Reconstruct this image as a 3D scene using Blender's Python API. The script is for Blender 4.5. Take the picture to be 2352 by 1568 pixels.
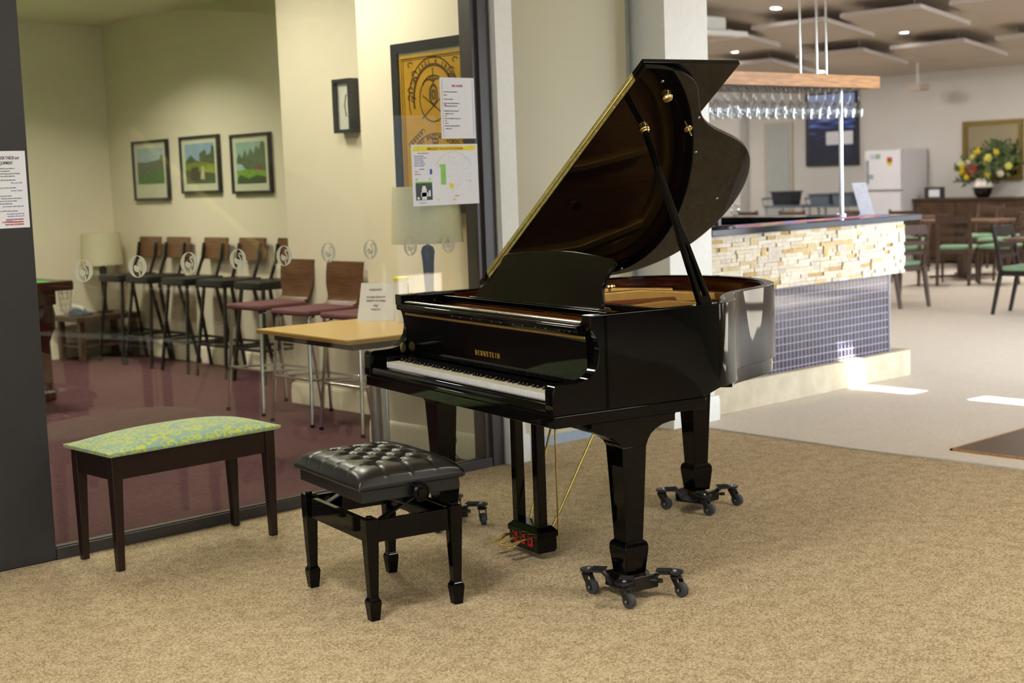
import bpy, bmesh, math, random
from math import sin, cos, pi, radians, sqrt, atan2
from mathutils import Vector, Matrix
random.seed(11)
scene = bpy.context.scene
for o in list(bpy.data.objects): bpy.data.objects.remove(o)
COL = scene.collection

# ------------------------------------------------------------------ camera
PITCH, ROLL, YAW, CAM_H, FPX = 0.11213, -0.03596, 0.73956, 1.46951, 3320.03
fw = Vector((sin(YAW)*cos(PITCH), cos(YAW)*cos(PITCH), -sin(PITCH)))
r0 = Vector((cos(YAW), -sin(YAW), 0)); u0 = r0.cross(fw)
rt = r0*cos(ROLL) + u0*sin(ROLL); up = -r0*sin(ROLL) + u0*cos(ROLL)
cd = bpy.data.cameras.new('camera'); cam = bpy.data.objects.new('camera', cd); COL.objects.link(cam)
M = Matrix((rt, up, -fw)).transposed().to_4x4(); M.translation = Vector((0, 0, CAM_H)); cam.matrix_world = M
cd.sensor_width = 36; cd.lens = FPX/2352*36; cd.clip_end = 200
cd.dof.use_dof = True; cd.dof.focus_distance = 5.3; cd.dof.aperture_fstop = 3.2
scene.camera = cam

# ------------------------------------------------------------------ view and world
vs = scene.view_settings; vs.view_transform = 'Standard'; vs.look = 'None'; vs.gamma = 1; vs.use_curve_mapping = False
vs.exposure = 0.0
wd = bpy.data.worlds.new('world'); scene.world = wd; wd.use_nodes = True
bg = wd.node_tree.nodes['Background']; bg.inputs[0].default_value = (.72, .85, 1, 1); bg.inputs[1].default_value = .8

def sun_light(name, d, strength, color, angle):
    l = bpy.data.lights.new(name, 'SUN'); l.energy = strength; l.color = color; l.angle = radians(angle)
    o = bpy.data.objects.new(name, l); COL.objects.link(o); o.rotation_euler = Vector(d).to_track_quat('-Z', 'Y').to_euler(); return o
def area(name, loc, d, sx, sy, power, color, spread=180):
    l = bpy.data.lights.new(name, 'AREA'); l.shape = 'RECTANGLE'; l.size = sx; l.size_y = sy; l.energy = power; l.color = color; l.spread = radians(spread)
    o = bpy.data.objects.new(name, l); COL.objects.link(o); o.location = loc; o.rotation_euler = Vector(d).to_track_quat('-Z', 'Y').to_euler(); return o
SUN_D = Vector((.20, .62, -1))
sun_light('sun', SUN_D, 34, (1, .97, .92), .4)
DAY = (.82, .90, 1.0); WARM = (1, .84, .60); NEUT = (1, .95, .86); SOFT = (1, .925, .80)
# daylight entering by the window openings of the hall (south), the west end and the dining room
area('daylight_south_west', (1.0, -6.9, 1.6), (0, 1, -.1), 5.5, 1.7, 160, DAY)
area('daylight_dining_a', (11.7, .25, 1.6), (-1.1, 4.3, -1.5), 3.4, 2.5, 215, DAY, 92)
area('daylight_dining_b', (16.0, .35, 1.7), (0, 1, -.2), 3.6, 2.3, 90, DAY)
area('daylight_west', (-4.9, 0, 1.6), (1, .1, 0), 5, 1.9, 110, DAY)
# ceiling fittings, and one added fill lamp in the dining room
zc0 = lambda x: 2.82 + .13*(19.5-x)
for i, (x, y, p) in enumerate([(1.5, 3.2, 55), (5.0, 1.2, 66), (1.5, -1.5, 45), (5.2, -3.2, 45)]):
    area('hall_ceiling_lamp', (x, y, 2.93), (0, 0, -1), .6, .6, p, NEUT)
for i, (x, y, p) in enumerate([(4.2, 6.5, 29), (4.5, 8.0, 30), (3.0, 7.2, 28), (5.0, 10.6, 42), (3.0, 10.6, 34)]):
    area('billiard_ceiling_lamp', (x, y, 2.93), (0, 0, -1), .35, .35, p, SOFT, 180 if i < 3 else 135)
for i, (x, y, p) in enumerate([(12.0, 8.0, 18), (16.5, 12.0, 90), (17.5, 8.5, 80), (17, 16, 60), (8.5, 8.6, 40), (9.5, 16, 80)]):  # last one is added to brighten the wall that the mirror reflects
    area('dining_lamp_and_fill', (x, y, zc0(x)-.25), (0, 0, -1), .5, .5, p*.95, (1, .95, .89))

# ------------------------------------------------------------------ helpers
def s2l(c): return c/12.92 if c <= .04045 else ((c+.055)/1.055)**2.4
def rgb(h):
    h = h.lstrip('#'); return tuple(s2l(int(h[i:i+2], 16)/255) for i in (0, 2, 4)) + (1,)
MATS = {}
def mat(name, col, rough=.5, metal=0, spec=.5, coat=0, **k):
    if name in MATS: return MATS[name]
    m = bpy.data.materials.new(name); m.use_nodes = True; nt = m.node_tree; b = nt.nodes['Principled BSDF']
    b.inputs['Base Color'].default_value = rgb(col) if isinstance(col, str) else (*col, 1)
    b.inputs['Roughness'].default_value = rough; b.inputs['Metallic'].default_value = metal
    b.inputs['Specular IOR Level'].default_value = spec
    if coat: b.inputs['Coat Weight'].default_value = coat; b.inputs['Coat Roughness'].default_value = .03
    if k.get('emit'):
        b.inputs['Emission Color'].default_value = rgb(k['emit']) if isinstance(k['emit'], str) else (*k['emit'], 1)
        b.inputs['Emission Strength'].default_value = k.get('es', 1)
    if k.get('sheen'): b.inputs['Sheen Weight'].default_value = k['sheen']
    # a faint procedural variation on every surface
    v = k.get('vary', .06); sc = k.get('scale', 30)
    tc = nt.nodes.new('ShaderNodeTexCoord'); n = nt.nodes.new('ShaderNodeTexNoise'); n.inputs['Scale'].default_value = sc
    nt.links.new(tc.outputs['Object'], n.inputs['Vector'])
    if k.get('stretch'):
        mp = nt.nodes.new('ShaderNodeMapping'); mp.inputs['Scale'].default_value = k['stretch']
        nt.links.new(tc.outputs['Object'], mp.inputs['Vector']); nt.links.new(mp.outputs[0], n.inputs['Vector'])
    rp = nt.nodes.new('ShaderNodeValToRGB'); base = b.inputs['Base Color'].default_value[:]
    c2 = k.get('col2'); c2 = rgb(c2) if c2 else tuple(min(1, x*(1+v)) for x in base[:3]) + (1,)
    c1 = base if k.get('col2') else tuple(x*(1-v) for x in base[:3]) + (1,)
    rp.color_ramp.elements[0].color = c1; rp.color_ramp.elements[1].color = c2
    rp.color_ramp.elements[0].position = k.get('p0', .35); rp.color_ramp.elements[1].position = k.get('p1', .65)
    n.inputs['Detail'].default_value = k.get('detail', 3)
    nt.links.new(n.outputs['Fac'], rp.inputs[0]); nt.links.new(rp.outputs[0], b.inputs['Base Color'])
    if k.get('bump'):
        bp = nt.nodes.new('ShaderNodeBump'); bp.inputs['Strength'].default_value = k['bump']; bp.inputs['Distance'].default_value = k.get('bdist', .004)
        nt.links.new(n.outputs['Fac'], bp.inputs['Height']); nt.links.new(bp.outputs[0], b.inputs['Normal'])
    MATS[name] = m; return m

def glass_mat(name, tint, ior=1.5, gain=1.0, rough=0.0, body=0.0):
    m = bpy.data.materials.new(name); m.use_nodes = True; nt = m.node_tree; nt.nodes.clear()
    out = nt.nodes.new('ShaderNodeOutputMaterial'); mx = nt.nodes.new('ShaderNodeMixShader'); tr = nt.nodes.new('ShaderNodeBsdfTransparent')
    gl = nt.nodes.new('ShaderNodeBsdfGlossy'); fr = nt.nodes.new('ShaderNodeFresnel'); mu = nt.nodes.new('ShaderNodeMath'); mu.operation = 'MULTIPLY_ADD'
    tr.inputs[0].default_value = (*tint, 1); gl.inputs['Roughness'].default_value = rough; fr.inputs[0].default_value = ior
    geo = nt.nodes.new('ShaderNodeNewGeometry'); io = nt.nodes.new('ShaderNodeMath'); io.operation = 'MULTIPLY_ADD'; io.inputs[1].default_value = 1/ior-ior; io.inputs[2].default_value = ior
    nt.links.new(geo.outputs['Backfacing'], io.inputs[0]); nt.links.new(io.outputs[0], fr.inputs[0])
    mu.inputs[1].default_value = gain; mu.inputs[2].default_value = body; mu.use_clamp = True
    nt.links.new(fr.outputs[0], mu.inputs[0]); nt.links.new(mu.outputs[0], mx.inputs[0]); nt.links.new(tr.outputs[0], mx.inputs[1]); nt.links.new(gl.outputs[0], mx.inputs[2])
    nt.links.new(mx.outputs[0], out.inputs[0]); MATS[name] = m; return m

def bm_(): return bmesh.new()
def box(bm, x0, x1, y0, y1, z0, z1, mi=0, M=None, taper=None):
    if x0 > x1: x0, x1 = x1, x0
    if y0 > y1: y0, y1 = y1, y0
    if z0 > z1: z0, z1 = z1, z0
    cs = [(x0, y0, z0), (x1, y0, z0), (x1, y1, z0), (x0, y1, z0), (x0, y0, z1), (x1, y0, z1), (x1, y1, z1), (x0, y1, z1)]
    if taper is not None:   # taper of the lower face about its centre
        cx, cy = (x0+x1)/2, (y0+y1)/2
        cs = [((x-cx)*taper+cx, (y-cy)*taper+cy, z) if z == z0 else (x, y, z) for x, y, z in cs]
    vsx = [bm.verts.new(M @ Vector(c) if M else c) for c in cs]
    for f in ((3, 2, 1, 0), (4, 5, 6, 7), (0, 1, 5, 4), (1, 2, 6, 5), (2, 3, 7, 6), (3, 0, 4, 7)):
        fc = bm.faces.new([vsx[i] for i in f]); fc.material_index = mi
    return vsx
def bar(bm, a, b, w, h, upv=(0, 0, 1), w2=None, h2=None, mi=0):
    """box-section bar from point a to b"""
    a, b = Vector(a), Vector(b); d = (b-a).normalized(); U = Vector(upv)
    if abs(d.dot(U)) > .99: U = Vector((0, 1, 0))
    s = d.cross(U).normalized(); t = s.cross(d).normalized(); w2 = w if w2 is None else w2; h2 = h if h2 is None else h2
    v = []
    for P, ww, hh in ((a, w, h), (b, w2, h2)):
        for i, j in ((-1, -1), (1, -1), (1, 1), (-1, 1)): v.append(bm.verts.new(P + s*i*ww/2 + t*j*hh/2))
    for f in ((3, 2, 1, 0), (4, 5, 6, 7), (0, 1, 5, 4), (1, 2, 6, 5), (2, 3, 7, 6), (3, 0, 4, 7)):
        bm.faces.new([v[i] for i in f]).material_index = mi
def prism(bm, pts, f0, f1, mi=0):
    """pts: list of 2D points; f0,f1 map (a,b)->3D for the two caps"""
    A = [bm.verts.new(f0(*p)) for p in pts]; B = [bm.verts.new(f1(*p)) for p in pts]; n = len(pts)
    fs = [bm.faces.new(A[::-1]), bm.faces.new(B)]
    for i in range(n): fs.append(bm.faces.new((A[i], A[(i+1) % n], B[(i+1) % n], B[i])))
    for f in fs: f.material_index = mi
def zprism(bm, pts, z0, z1, mi=0): prism(bm, pts, lambda a, b: (a, b, z0), lambda a, b: (a, b, z1), mi)
def tube(bm, pts, r, seg=10, mi=0, cap=True):
    pts = [Vector(p) for p in pts]; rings = []; n = len(pts)
    rr = r if isinstance(r, (list, tuple)) else [r]*n
    for i, p in enumerate(pts):
        d = (pts[min(i+1, n-1)] - pts[max(i-1, 0)]).normalized()
        U = Vector((0, 0, 1)) if abs(d.z) < .95 else Vector((1, 0, 0))
        s = d.cross(U).normalized(); t = s.cross(d)
        rings.append([bm.verts.new(p + (s*cos(2*pi*k/seg) + t*sin(2*pi*k/seg))*rr[i]) for k in range(seg)])
    for a, b in zip(rings, rings[1:]):
        for k in range(seg): bm.faces.new((a[k], a[(k+1) % seg], b[(k+1) % seg], b[k])).material_index = mi
    if cap: bm.faces.new(rings[0][::-1]).material_index = mi; bm.faces.new(rings[-1]).material_index = mi
def lathe(bm, prof, c=(0, 0, 0), seg=24, M=None, mi=0, cap=True, flip=False):
    rings = []
    for r, z in prof:
        ring = []
        for k in range(seg):
            p = Vector((r*cos(2*pi*k/seg), r*sin(2*pi*k/seg), z)); p = (M @ p) if M else p + Vector(c); ring.append(bm.verts.new(p))
        rings.append(ring)
    for a, b in zip(rings, rings[1:]):
        for k in range(seg): bm.faces.new((a[k], a[(k+1) % seg], b[(k+1) % seg], b[k])).material_index = mi
    if cap: bm.faces.new(rings[0][::-1]).material_index = mi; bm.faces.new(rings[-1]).material_index = mi
def ob(name, bm, m, parent=None, bevel=0, smooth=True, seg=2, sub=0, M=None, ang=40):
    bmesh.ops.recalc_face_normals(bm, faces=bm.faces[:])
    if M: bmesh.ops.transform(bm, matrix=M, verts=bm.verts[:])
    me = bpy.data.meshes.new(name); bm.to_mesh(me); bm.free()
    for mm in (m if isinstance(m, (list, tuple)) else [m]): me.materials.append(mm)
    if smooth:
        me.polygons.foreach_set('use_smooth', [True]*len(me.polygons)); me.set_sharp_from_angle(angle=radians(ang))
    o = bpy.data.objects.new(name, me); COL.objects.link(o)
    if parent: o.parent = parent
    if bevel:
        b = o.modifiers.new('bevel', 'BEVEL'); b.width = bevel; b.segments = seg; b.limit_method = 'ANGLE'; b.angle_limit = radians(35); b.harden_normals = True
    if sub: s = o.modifiers.new('sub', 'SUBSURF'); s.levels = sub; s.render_levels = sub
    return o
def tag(o, label, cat, group=None):
    o['label'] = label; o['category'] = cat
    if group: o['group'] = group
    return o
def thing(name, label, cat, loc=(0, 0, 0), rz=0, group=None):
    o = bpy.data.objects.new(name, None); COL.objects.link(o); o.location = loc; o.rotation_euler = (0, 0, rz); return tag(o, label, cat, group)
def struct(name, bm, m, parent=None, **k):
    o = ob(name, bm, m, parent, **k)
    if not parent: o['kind'] = 'structure'
    return o
def copy_tree(o, parent=None):
    c = o.copy(); COL.objects.link(c)
    if parent: c.parent = parent
    for ch in [x for x in KIDS.get(o.name, [])]: copy_tree(ch, c)
    return c
KIDS = {}
def index_kids():
    KIDS.clear()
    for x in bpy.data.objects:
        if x.parent: KIDS.setdefault(x.parent.name, []).append(x)
def dup(o, loc, rz=None, label=None):
    index_kids(); c = copy_tree(o); c.location = loc
    if rz is not None: c.rotation_euler = (0, 0, rz)
    if label: c['label'] = label
    return c
def catmull(P, n=6, closed=False):
    out = []; N = len(P)
    for i in range(N if closed else N-1):
        g = lambda j: Vector(P[j % N]) if closed else Vector(P[max(0, min(N-1, j))])
        p0, p1, p2, p3 = g(i-1), g(i), g(i+1), g(i+2)
        for k in range(n):
            t = k/n; out.append(.5*((2*p1) + (-p0+p2)*t + (2*p0-5*p1+4*p2-p3)*t*t + (-p0+3*p1-3*p2+p3)*t**3))
    if not closed: out.append(Vector(P[-1]))
    return out
def offset(path, d):
    out = []; n = len(path)
    for i, p in enumerate(path):
        t = (path[min(i+1, n-1)] - path[max(i-1, 0)]).normalized(); out.append(Vector((p.x - t.y*d, p.y + t.x*d)))
    return out
def ribbon(bm, pts, w, z0, z1, mi=0):
    """flat stroke along 2D pts"""
    pts = [Vector(p) for p in pts]; L = offset(pts, w/2); R = offset(pts, -w/2)
    for i in range(len(pts)-1):
        zprism(bm, [(L[i].x, L[i].y), (L[i+1].x, L[i+1].y), (R[i+1].x, R[i+1].y), (R[i].x, R[i].y)], z0, z1, mi)

_dg = None
def text_bm(bm, s, x, y, size, M, align='LEFT', sx=1.0, bold=0.0):
    """letters of a text as flat geometry; M maps (x right, y up, z out) to the parent's space"""
    cu = bpy.data.curves.new('t', 'FONT'); cu.body = s; cu.size = size; cu.align_x = align; cu.extrude = .0004; cu.offset = bold; cu.resolution_u = 2
    o = bpy.data.objects.new('t', cu); COL.objects.link(o); bpy.context.view_layer.update()
    me = bpy.data.meshes.new_from_object(o.evaluated_get(bpy.context.evaluated_depsgraph_get()))
    me.transform(M @ Matrix.Translation((x, y, 0)) @ Matrix.Diagonal((sx, 1, 1, 1))); bm.from_mesh(me)
    bpy.data.objects.remove(o); bpy.data.curves.remove(cu); bpy.data.meshes.remove(me)
def frameM(origin, xdir, ydir=(0, 0, 1)):
    X = Vector(xdir).normalized(); Y = Vector(ydir).normalized(); Z = X.cross(Y); R = Matrix((X, Y, Z)).transposed().to_4x4(); R.translation = Vector(origin); return R

# ------------------------------------------------------------------ materials
def carpet(name, c_hi, c_lo, scale, bump=.5, thresh=(.42, .62)):
    m = mat(name, c_hi, .95, spec=.15, vary=.0); nt = m.node_tree; b = nt.nodes['Principled BSDF']
    tc = nt.nodes.new('ShaderNodeTexCoord'); mp = nt.nodes.new('ShaderNodeMapping'); mp.inputs['Scale'].default_value = (1, 1, 1)
    nt.links.new(tc.outputs['Object'], mp.inputs[0])
    n1 = nt.nodes.new('ShaderNodeTexNoise'); n1.inputs['Scale'].default_value = scale; n1.inputs['Detail'].default_value = 2; n1.inputs['Distortion'].default_value = 1.5
    n2 = nt.nodes.new('ShaderNodeTexNoise'); n2.inputs['Scale'].default_value = scale*.12; n2.inputs['Detail'].default_value = 3
    n3 = nt.nodes.new('ShaderNodeTexNoise'); n3.inputs['Scale'].default_value = scale*3; n3.inputs['Detail'].default_value = 1
    for n in (n1, n2, n3): nt.links.new(mp.outputs[0], n.inputs['Vector'])
    a = nt.nodes.new('ShaderNodeMath'); a.operation = 'MULTIPLY_ADD'; a.inputs[1].default_value = .22; nt.links.new(n2.outputs['Fac'], a.inputs[0]); nt.links.new(n1.outputs['Fac'], a.inputs[2])
    a2 = nt.nodes.new('ShaderNodeMath'); a2.operation = 'MULTIPLY_ADD'; a2.inputs[1].default_value = .25; nt.links.new(n3.outputs['Fac'], a2.inputs[0]); nt.links.new(a.outputs[0], a2.inputs[2])
    rp = nt.nodes.new('ShaderNodeValToRGB'); rp.color_ramp.elements[0].color = rgb(c_lo); rp.color_ramp.elements[1].color = rgb(c_hi)
    rp.color_ramp.elements[0].position = thresh[0]+.215; rp.color_ramp.elements[1].position = thresh[1]+.215
    nt.links.new(a2.outputs[0], rp.inputs[0]); nt.links.new(rp.outputs[0], b.inputs['Base Color'])
    bp = nt.nodes.new('ShaderNodeBump'); bp.inputs['Strength'].default_value = bump; bp.inputs['Distance'].default_value = .003
    nt.links.new(a2.outputs[0], bp.inputs['Height']); nt.links.new(bp.outputs[0], b.inputs['Normal']); return m
M_carpet = carpet('tan_carpet', '#d5c4a2', '#917b5d', 125)
M_carpet2 = carpet('pale_carpet', '#e2dace', '#d0c7b9', 60, .2, (.3, .7))
M_burg = carpet('burgundy_carpet', '#604044', '#4b3136', 60, .3)
M_cream = mat('cream_paint', '#e6dcc4', .6, vary=.02, scale=2)
M_cream2 = mat('cream_gloss_trim', '#efe6cd', .35, vary=.02)
M_olive = mat('beige_panel', '#b9b59a', .55, vary=.02, scale=2)
M_white = mat('white_paint', '#e4e5e0', .45, vary=.02)
M_dining = mat('dining_wall_paint', '#d3cfca', .7, vary=.02, scale=2)
M_ceil = mat('ceiling_paint', '#c0b3a4', .8, vary=.02, scale=2)
M_dim = mat('darkened_wall_paint', '#8f8874', .7, vary=.02, scale=2)  # dimness of the hall put into the colour of out-of-view walls
M_hceil = mat('hall_ceiling_paint', '#c9c5b0', .8, vary=.02, scale=2)
M_charcoal = mat('charcoal_metal', '#2d2c2e', .38, vary=.05, spec=.5)
M_frame = mat('window_frame_metal', '#3a3636', .35, vary=.05)
M_black = mat('piano_polish', (.0018, .0018, .0018), .03, spec=.21, vary=.1, scale=3)
M_blacklid = mat('piano_lid_polish', (.0026, .0025, .0024), .04, spec=.38, vary=.1, scale=3)
M_gold = mat('brass', '#f0d893', .25, metal=1, vary=.1)
M_brass_d = mat('aged_brass', '#e0cd80', .34, metal=1, vary=.12, scale=50)
M_plate = mat('gold_plate_paint', '#b08a45', .35, metal=.55, vary=.06)
M_copper = mat('copper_string', '#a0583a', .35, metal=.8)
M_mahog = mat('mahogany', '#4a1c0b', .12, coat=.4, col2='#2c0d05', stretch=(3, 3, 40), scale=3)
M_soundb = mat('spruce', '#8c6236', .4, col2='#a3784a', stretch=(40, 2, 2), scale=3)
M_ivory = mat('ivory_key', '#eee6cf', .22, vary=.02)
M_keyfront = mat('key_front', '#e6e8ee', .3, vary=.02)
M_ebony = mat('ebony_key', '#0b0a0a', .2, vary=.1)
M_felt = mat('red_felt', '#c01525', .9, vary=.1)
M_chrome = mat('chrome', '#d5d8dc', .12, metal=1, vary=.03)
M_steel = mat('brushed_steel', '#aeb3b8', .3, metal=1, vary=.05)
M_rubber = mat('grey_rubber', '#3b3e44', .6, vary=.08)
M_blkmetal = mat('black_metal', '#141415', .35, vary=.1)
M_leather = mat('black_leather', '#131111', .3, spec=.6, vary=.15, scale=60, bump=.08, bdist=.001)
M_vinyl = mat('black_vinyl', '#141414', .42, vary=.1, scale=80)
M_stoolwood = mat('dark_stained_wood', '#180d0a', .3, col2='#241310', stretch=(20, 20, 2), scale=4)
M_seatwood = mat('walnut_ply', '#755031', .35, col2='#5a3b22', stretch=(2, 2, 18), scale=4)
M_seatwood2 = mat('brown_ply', '#6f4c33', .3, col2='#57371f', stretch=(2, 2, 18), scale=4)
M_plum = mat('plum_fabric', '#6b4247', .85, vary=.08, scale=90)
M_tan = mat('tan_laminate', '#cdab68', .3, vary=.03)
M_tanedge = mat('tan_edge', '#a37c45', .4)
M_paper = mat('paper', '#e3e4ea', .4, vary=.01, coat=.3)
M_ink = mat('ink', '#26262c', .6)
M_inkred = mat('red_ink', '#b01c2c', .6)
M_inkblue = mat('blue_ink', '#3d55b0', .6)
M_frost = mat('frosted_vinyl', '#b4b39f', .8, vary=.02)
M_pictframe = mat('picture_frame_black', '#1d1f1e', .3)
M_matte = mat('mount_board', '#e8e2d0', .7, vary=.01)
M_granite = mat('black_granite', '#15171d', .08, col2='#23262f', scale=220, p0=.5, p1=.72, spec=.4)
M_slab = mat('cream_concrete', '#cbc0a8', .6, col2='#bab094', scale=9, detail=6, bump=.1)
M_oak = mat('rack_timber', '#b98546', .4, col2='#9a6a33', stretch=(2, 14, 14), scale=4)
M_chairwood = mat('brown_chair_wood', '#5a4538', .4, col2='#493529', stretch=(14, 14, 2), scale=4)
M_chairdark = mat('espresso_chair_wood', '#231c1c', .35, vary=.1)
M_green = mat('green_vinyl', '#8fb795', .5, vary=.05)
M_tabletop = mat('dining_table_wood', '#806252', .3, col2='#6b4f40', stretch=(2, 16, 2), scale=4)
M_sideb = mat('sideboard_wood', '#4f3822', .4, col2='#3d2a18', stretch=(16, 2, 2), scale=4)
M_fridge = mat('fridge_enamel', '#d9d8dc', .3, vary=.02)
M_shade = mat('lamp_shade_linen', '#cdc6a6', .85, vary=.04, scale=60)
M_floorwood = mat('timber_plank', '#5d4433', .35, col2='#47311f', stretch=(2, 22, 2), scale=4)
M_strip = mat('trim_strip', '#c9c4bc', .4)
M_panelw = mat('acoustic_panel', '#b8aa9c', .85, vary=.02)
M_paneledge = mat('acoustic_panel_edge', '#cfc8c6', .7)
M_lampglow = mat('downlight_glow', '#ffffff', .5, emit=(1, .95, .88), es=14)
M_gframe = mat('gilt_frame', '#7d6a35', .35, metal=.6, vary=.1)
M_mirror = mat('mirror_silver', '#d8cfae', .03, metal=1, vary=.01)
M_baize = mat('green_baize', '#2fae2a', .9, vary=.05)
M_mahtable = mat('mahogany_table', '#3d160b', .2, col2='#2a0d06', stretch=(2, 12, 2), scale=4, coat=.3)
M_sidetable = mat('side_table_wood', '#5e4734', .35, col2='#493626', stretch=(2, 12, 2), scale=4)
M_grey = mat('grey_plastic', '#5f6b77', .5, vary=.05)
M_darkplastic = mat('dark_plastic', '#22252c', .45)
M_wglass = glass_mat('wine_glass_crystal', (.93, .95, .97), 1.5, 1.6, .02, .06)
M_pane = glass_mat('window_glass', (.95, .97, .94), 1.5, 1.15, 0)

def fabric_rings():
    m = mat('green_ring_fabric', '#9fb79a', .8, vary=0, sheen=.3); nt = m.node_tree; b = nt.nodes['Principled BSDF']
    tc = nt.nodes.new('ShaderNodeTexCoord'); outs = []
    for sc, lo in ((26, .0), (19, 3.3)):
        mp = nt.nodes.new('ShaderNodeMapping'); mp.inputs['Scale'].default_value = (1, 1.25, 1); mp.inputs['Location'].default_value = (lo, lo*.7, lo)
        v = nt.nodes.new('ShaderNodeTexVoronoi'); v.inputs['Scale'].default_value = sc; v.inputs['Randomness'].default_value = .8
        nt.links.new(tc.outputs['Object'], mp.inputs[0]); nt.links.new(mp.outputs[0], v.inputs['Vector'])
        r = nt.nodes.new('ShaderNodeValToRGB'); cr = r.color_ramp; cr.elements[0].position = .33; cr.elements[0].color = (0, 0, 0, 1); cr.elements[1].position = .37; cr.elements[1].color = (1, 1, 1, 1)
        e = cr.elements.new(.45); e.color = (1, 1, 1, 1); e = cr.elements.new(.49); e.color = (0, 0, 0, 1)
        nt.links.new(v.outputs['Distance'], r.inputs[0]); outs.append(r)
    mx = nt.nodes.new('ShaderNodeMath'); mx.operation = 'MAXIMUM'; nt.links.new(outs[0].outputs[0], mx.inputs[0]); nt.links.new(outs[1].outputs[0], mx.inputs[1])
    c = nt.nodes.new('ShaderNodeMix'); c.data_type = 'RGBA'; c.inputs[6].default_value = rgb('#8fb29c'); c.inputs[7].default_value = rgb('#c3cf4e')
    nt.links.new(mx.outputs[0], c.inputs[0]); nt.links.new(c.outputs[2], b.inputs['Base Color']); return m
M_rings = fabric_rings()
def tile_mat():
    m = mat('mosaic_tile', '#22222c', .1, vary=0, coat=.4); nt = m.node_tree; b = nt.nodes['Principled BSDF']
    tc = nt.nodes.new('ShaderNodeTexCoord'); mp = nt.nodes.new('ShaderNodeMapping'); mp.inputs['Rotation'].default_value = (radians(90), 0, 0)
    br = nt.nodes.new('ShaderNodeTexBrick'); br.offset = 0; br.inputs['Scale'].default_value = 1; br.inputs['Brick Width'].default_value = .040; br.inputs['Row Height'].default_value = .051
    br.inputs['Mortar Size'].default_value = .0034; br.inputs['Mortar Smooth'].default_value = .0; br.inputs['Bias'].default_value = 0
    br.inputs['Color1'].default_value = rgb('#1b1b27'); br.inputs['Color2'].default_value = rgb('#383741'); br.inputs['Mortar'].default_value = rgb('#86819a')
    nt.links.new(tc.outputs['Object'], mp.inputs[0]); nt.links.new(mp.outputs[0], br.inputs['Vector']); nt.links.new(br.outputs['Color'], b.inputs['Base Color'])
    r = nt.nodes.new('ShaderNodeMath'); r.operation = 'MULTIPLY_ADD'; r.inputs[1].default_value = .5; r.inputs[2].default_value = .12
    nt.links.new(br.outputs['Fac'], r.inputs[0]); nt.links.new(r.outputs[0], b.inputs['Roughness']); return m
M_tile = tile_mat()

# ------------------------------------------------------------------ the setting
YG = 5.503
b = bm_(); box(b, -5, 6.36, -7, 5.5, -.1, 0); box(b, 4.95, 6.36, 5.5, 5.85, -.1, 0); struct('floor', b, M_carpet, smooth=False)
b = bm_(); box(b, 6.36, 19.6, -7, 20, -.1, 0); struct('floor_dining', b, M_carpet2, smooth=False)
b = bm_(); box(b, -1, 6.4, 5.5, 12.4, -.1, -.001); struct('floor_billiard', b, M_burg, smooth=False)
b = bm_(); bar(b, (6.37, 5.46, .003), (6.33, 4.3, .003), .028, .008); bar(b, (6.33, 4.3, .003), (6.37, 3.2, .003), .028, .008); bar(b, (6.37, 3.2, .003), (6.37, 0, .003), .028, .008)
struct('trim_1', b, M_strip)
# hall envelope (mostly behind the camera) with window openings
def wall_y(bm, y0, y1, x0, x1, z1, holes):
    """wall along X with rectangular openings (x0,x1,z0,z1)"""
    xs = x0
    for a, c, zb, zt in sorted(holes):
        box(bm, xs, a, y0, y1, 0, z1); box(bm, a, c, y0, y1, 0, zb); box(bm, a, c, y0, y1, zt, z1); xs = c
    box(bm, xs, x1, y0, y1, 0, z1)
b = bm_(); wall_y(b, -7.2, -7, -5, 8.2, 3.0, [(-1.8, 3.8, .75, 2.5)]); struct('wall_south', b, M_dim, smooth=False)
b = bm_(); box(b, -5.2, -5, -7.2, -2.5, 0, 3); box(b, -5.2, -5, 2.5, 5.7, 0, 3); box(b, -5.2, -5, -2.5, 2.5, 0, .75); box(b, -5.2, -5, -2.5, 2.5, 2.5, 3); struct('wall_west', b, M_cream, smooth=False)
b = bm_(); wall_y(b, 0, .2, 8.2, 19.6, 4.6, [(8.45, 9.15, .35, 2.1), (10.0, 13.4, .3, 2.95), (14.4, 17.8, .4, 3.0)]); box(b, 8, 8.2, -7.2, .2, 0, 4.6); struct('wall_dining_south', b, M_dim, smooth=False)
b = bm_(); box(b, -5, 6.3, -7.2, 5.9, 3.0, 3.1); box(b, 6.3, 8.2, -7.2, 0, 3.0, 3.1); struct('ceiling', b, M_hceil, smooth=False)
b = bm_(); box(b, -5, 1.95, 5.5, 5.62, 0, 3.0); struct('wall_glass_side', b, M_cream, smooth=False)
# billiard room
b = bm_(); box(b, 6.347, 6.5, 8.25, 12.5, 0, 3.0); struct('wall_pictures', b, M_cream, smooth=False)
b = bm_(); box(b, 5.508, 6.5, 6.57, 8.25, 0, 3.0); struct('wall_clock_side', b, M_cream, smooth=False)
b = bm_(); box(b, 4.91, 6.1, 5.86, 6.57, 0, 3.0); box(b, 4.932, 5.06, 5.62, 5.86, 0, 3); struct('wall_poster', b, M_cream, smooth=False)
b = bm_(); box(b, 4.91, 4.932, 5.51, 5.86, 0, 3.0); struct('wall_poster_return', b, M_cream, smooth=False)
b = bm_(); box(b, -1, 6.5, 12.35, 12.5, 0, 3.0); struct('wall_far', b, M_cream, smooth=False)
b = bm_(); box(b, -1.1, -1, 5.5, 12.5, 0, 3.0); struct('wall_billiard_west', b, M_cream, smooth=False)
b = bm_(); box(b, -1.1, 6.5, 5.62, 12.5, 2.98, 3.1); struct('ceiling_billiard', b, M_cream, smooth=False)
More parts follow.
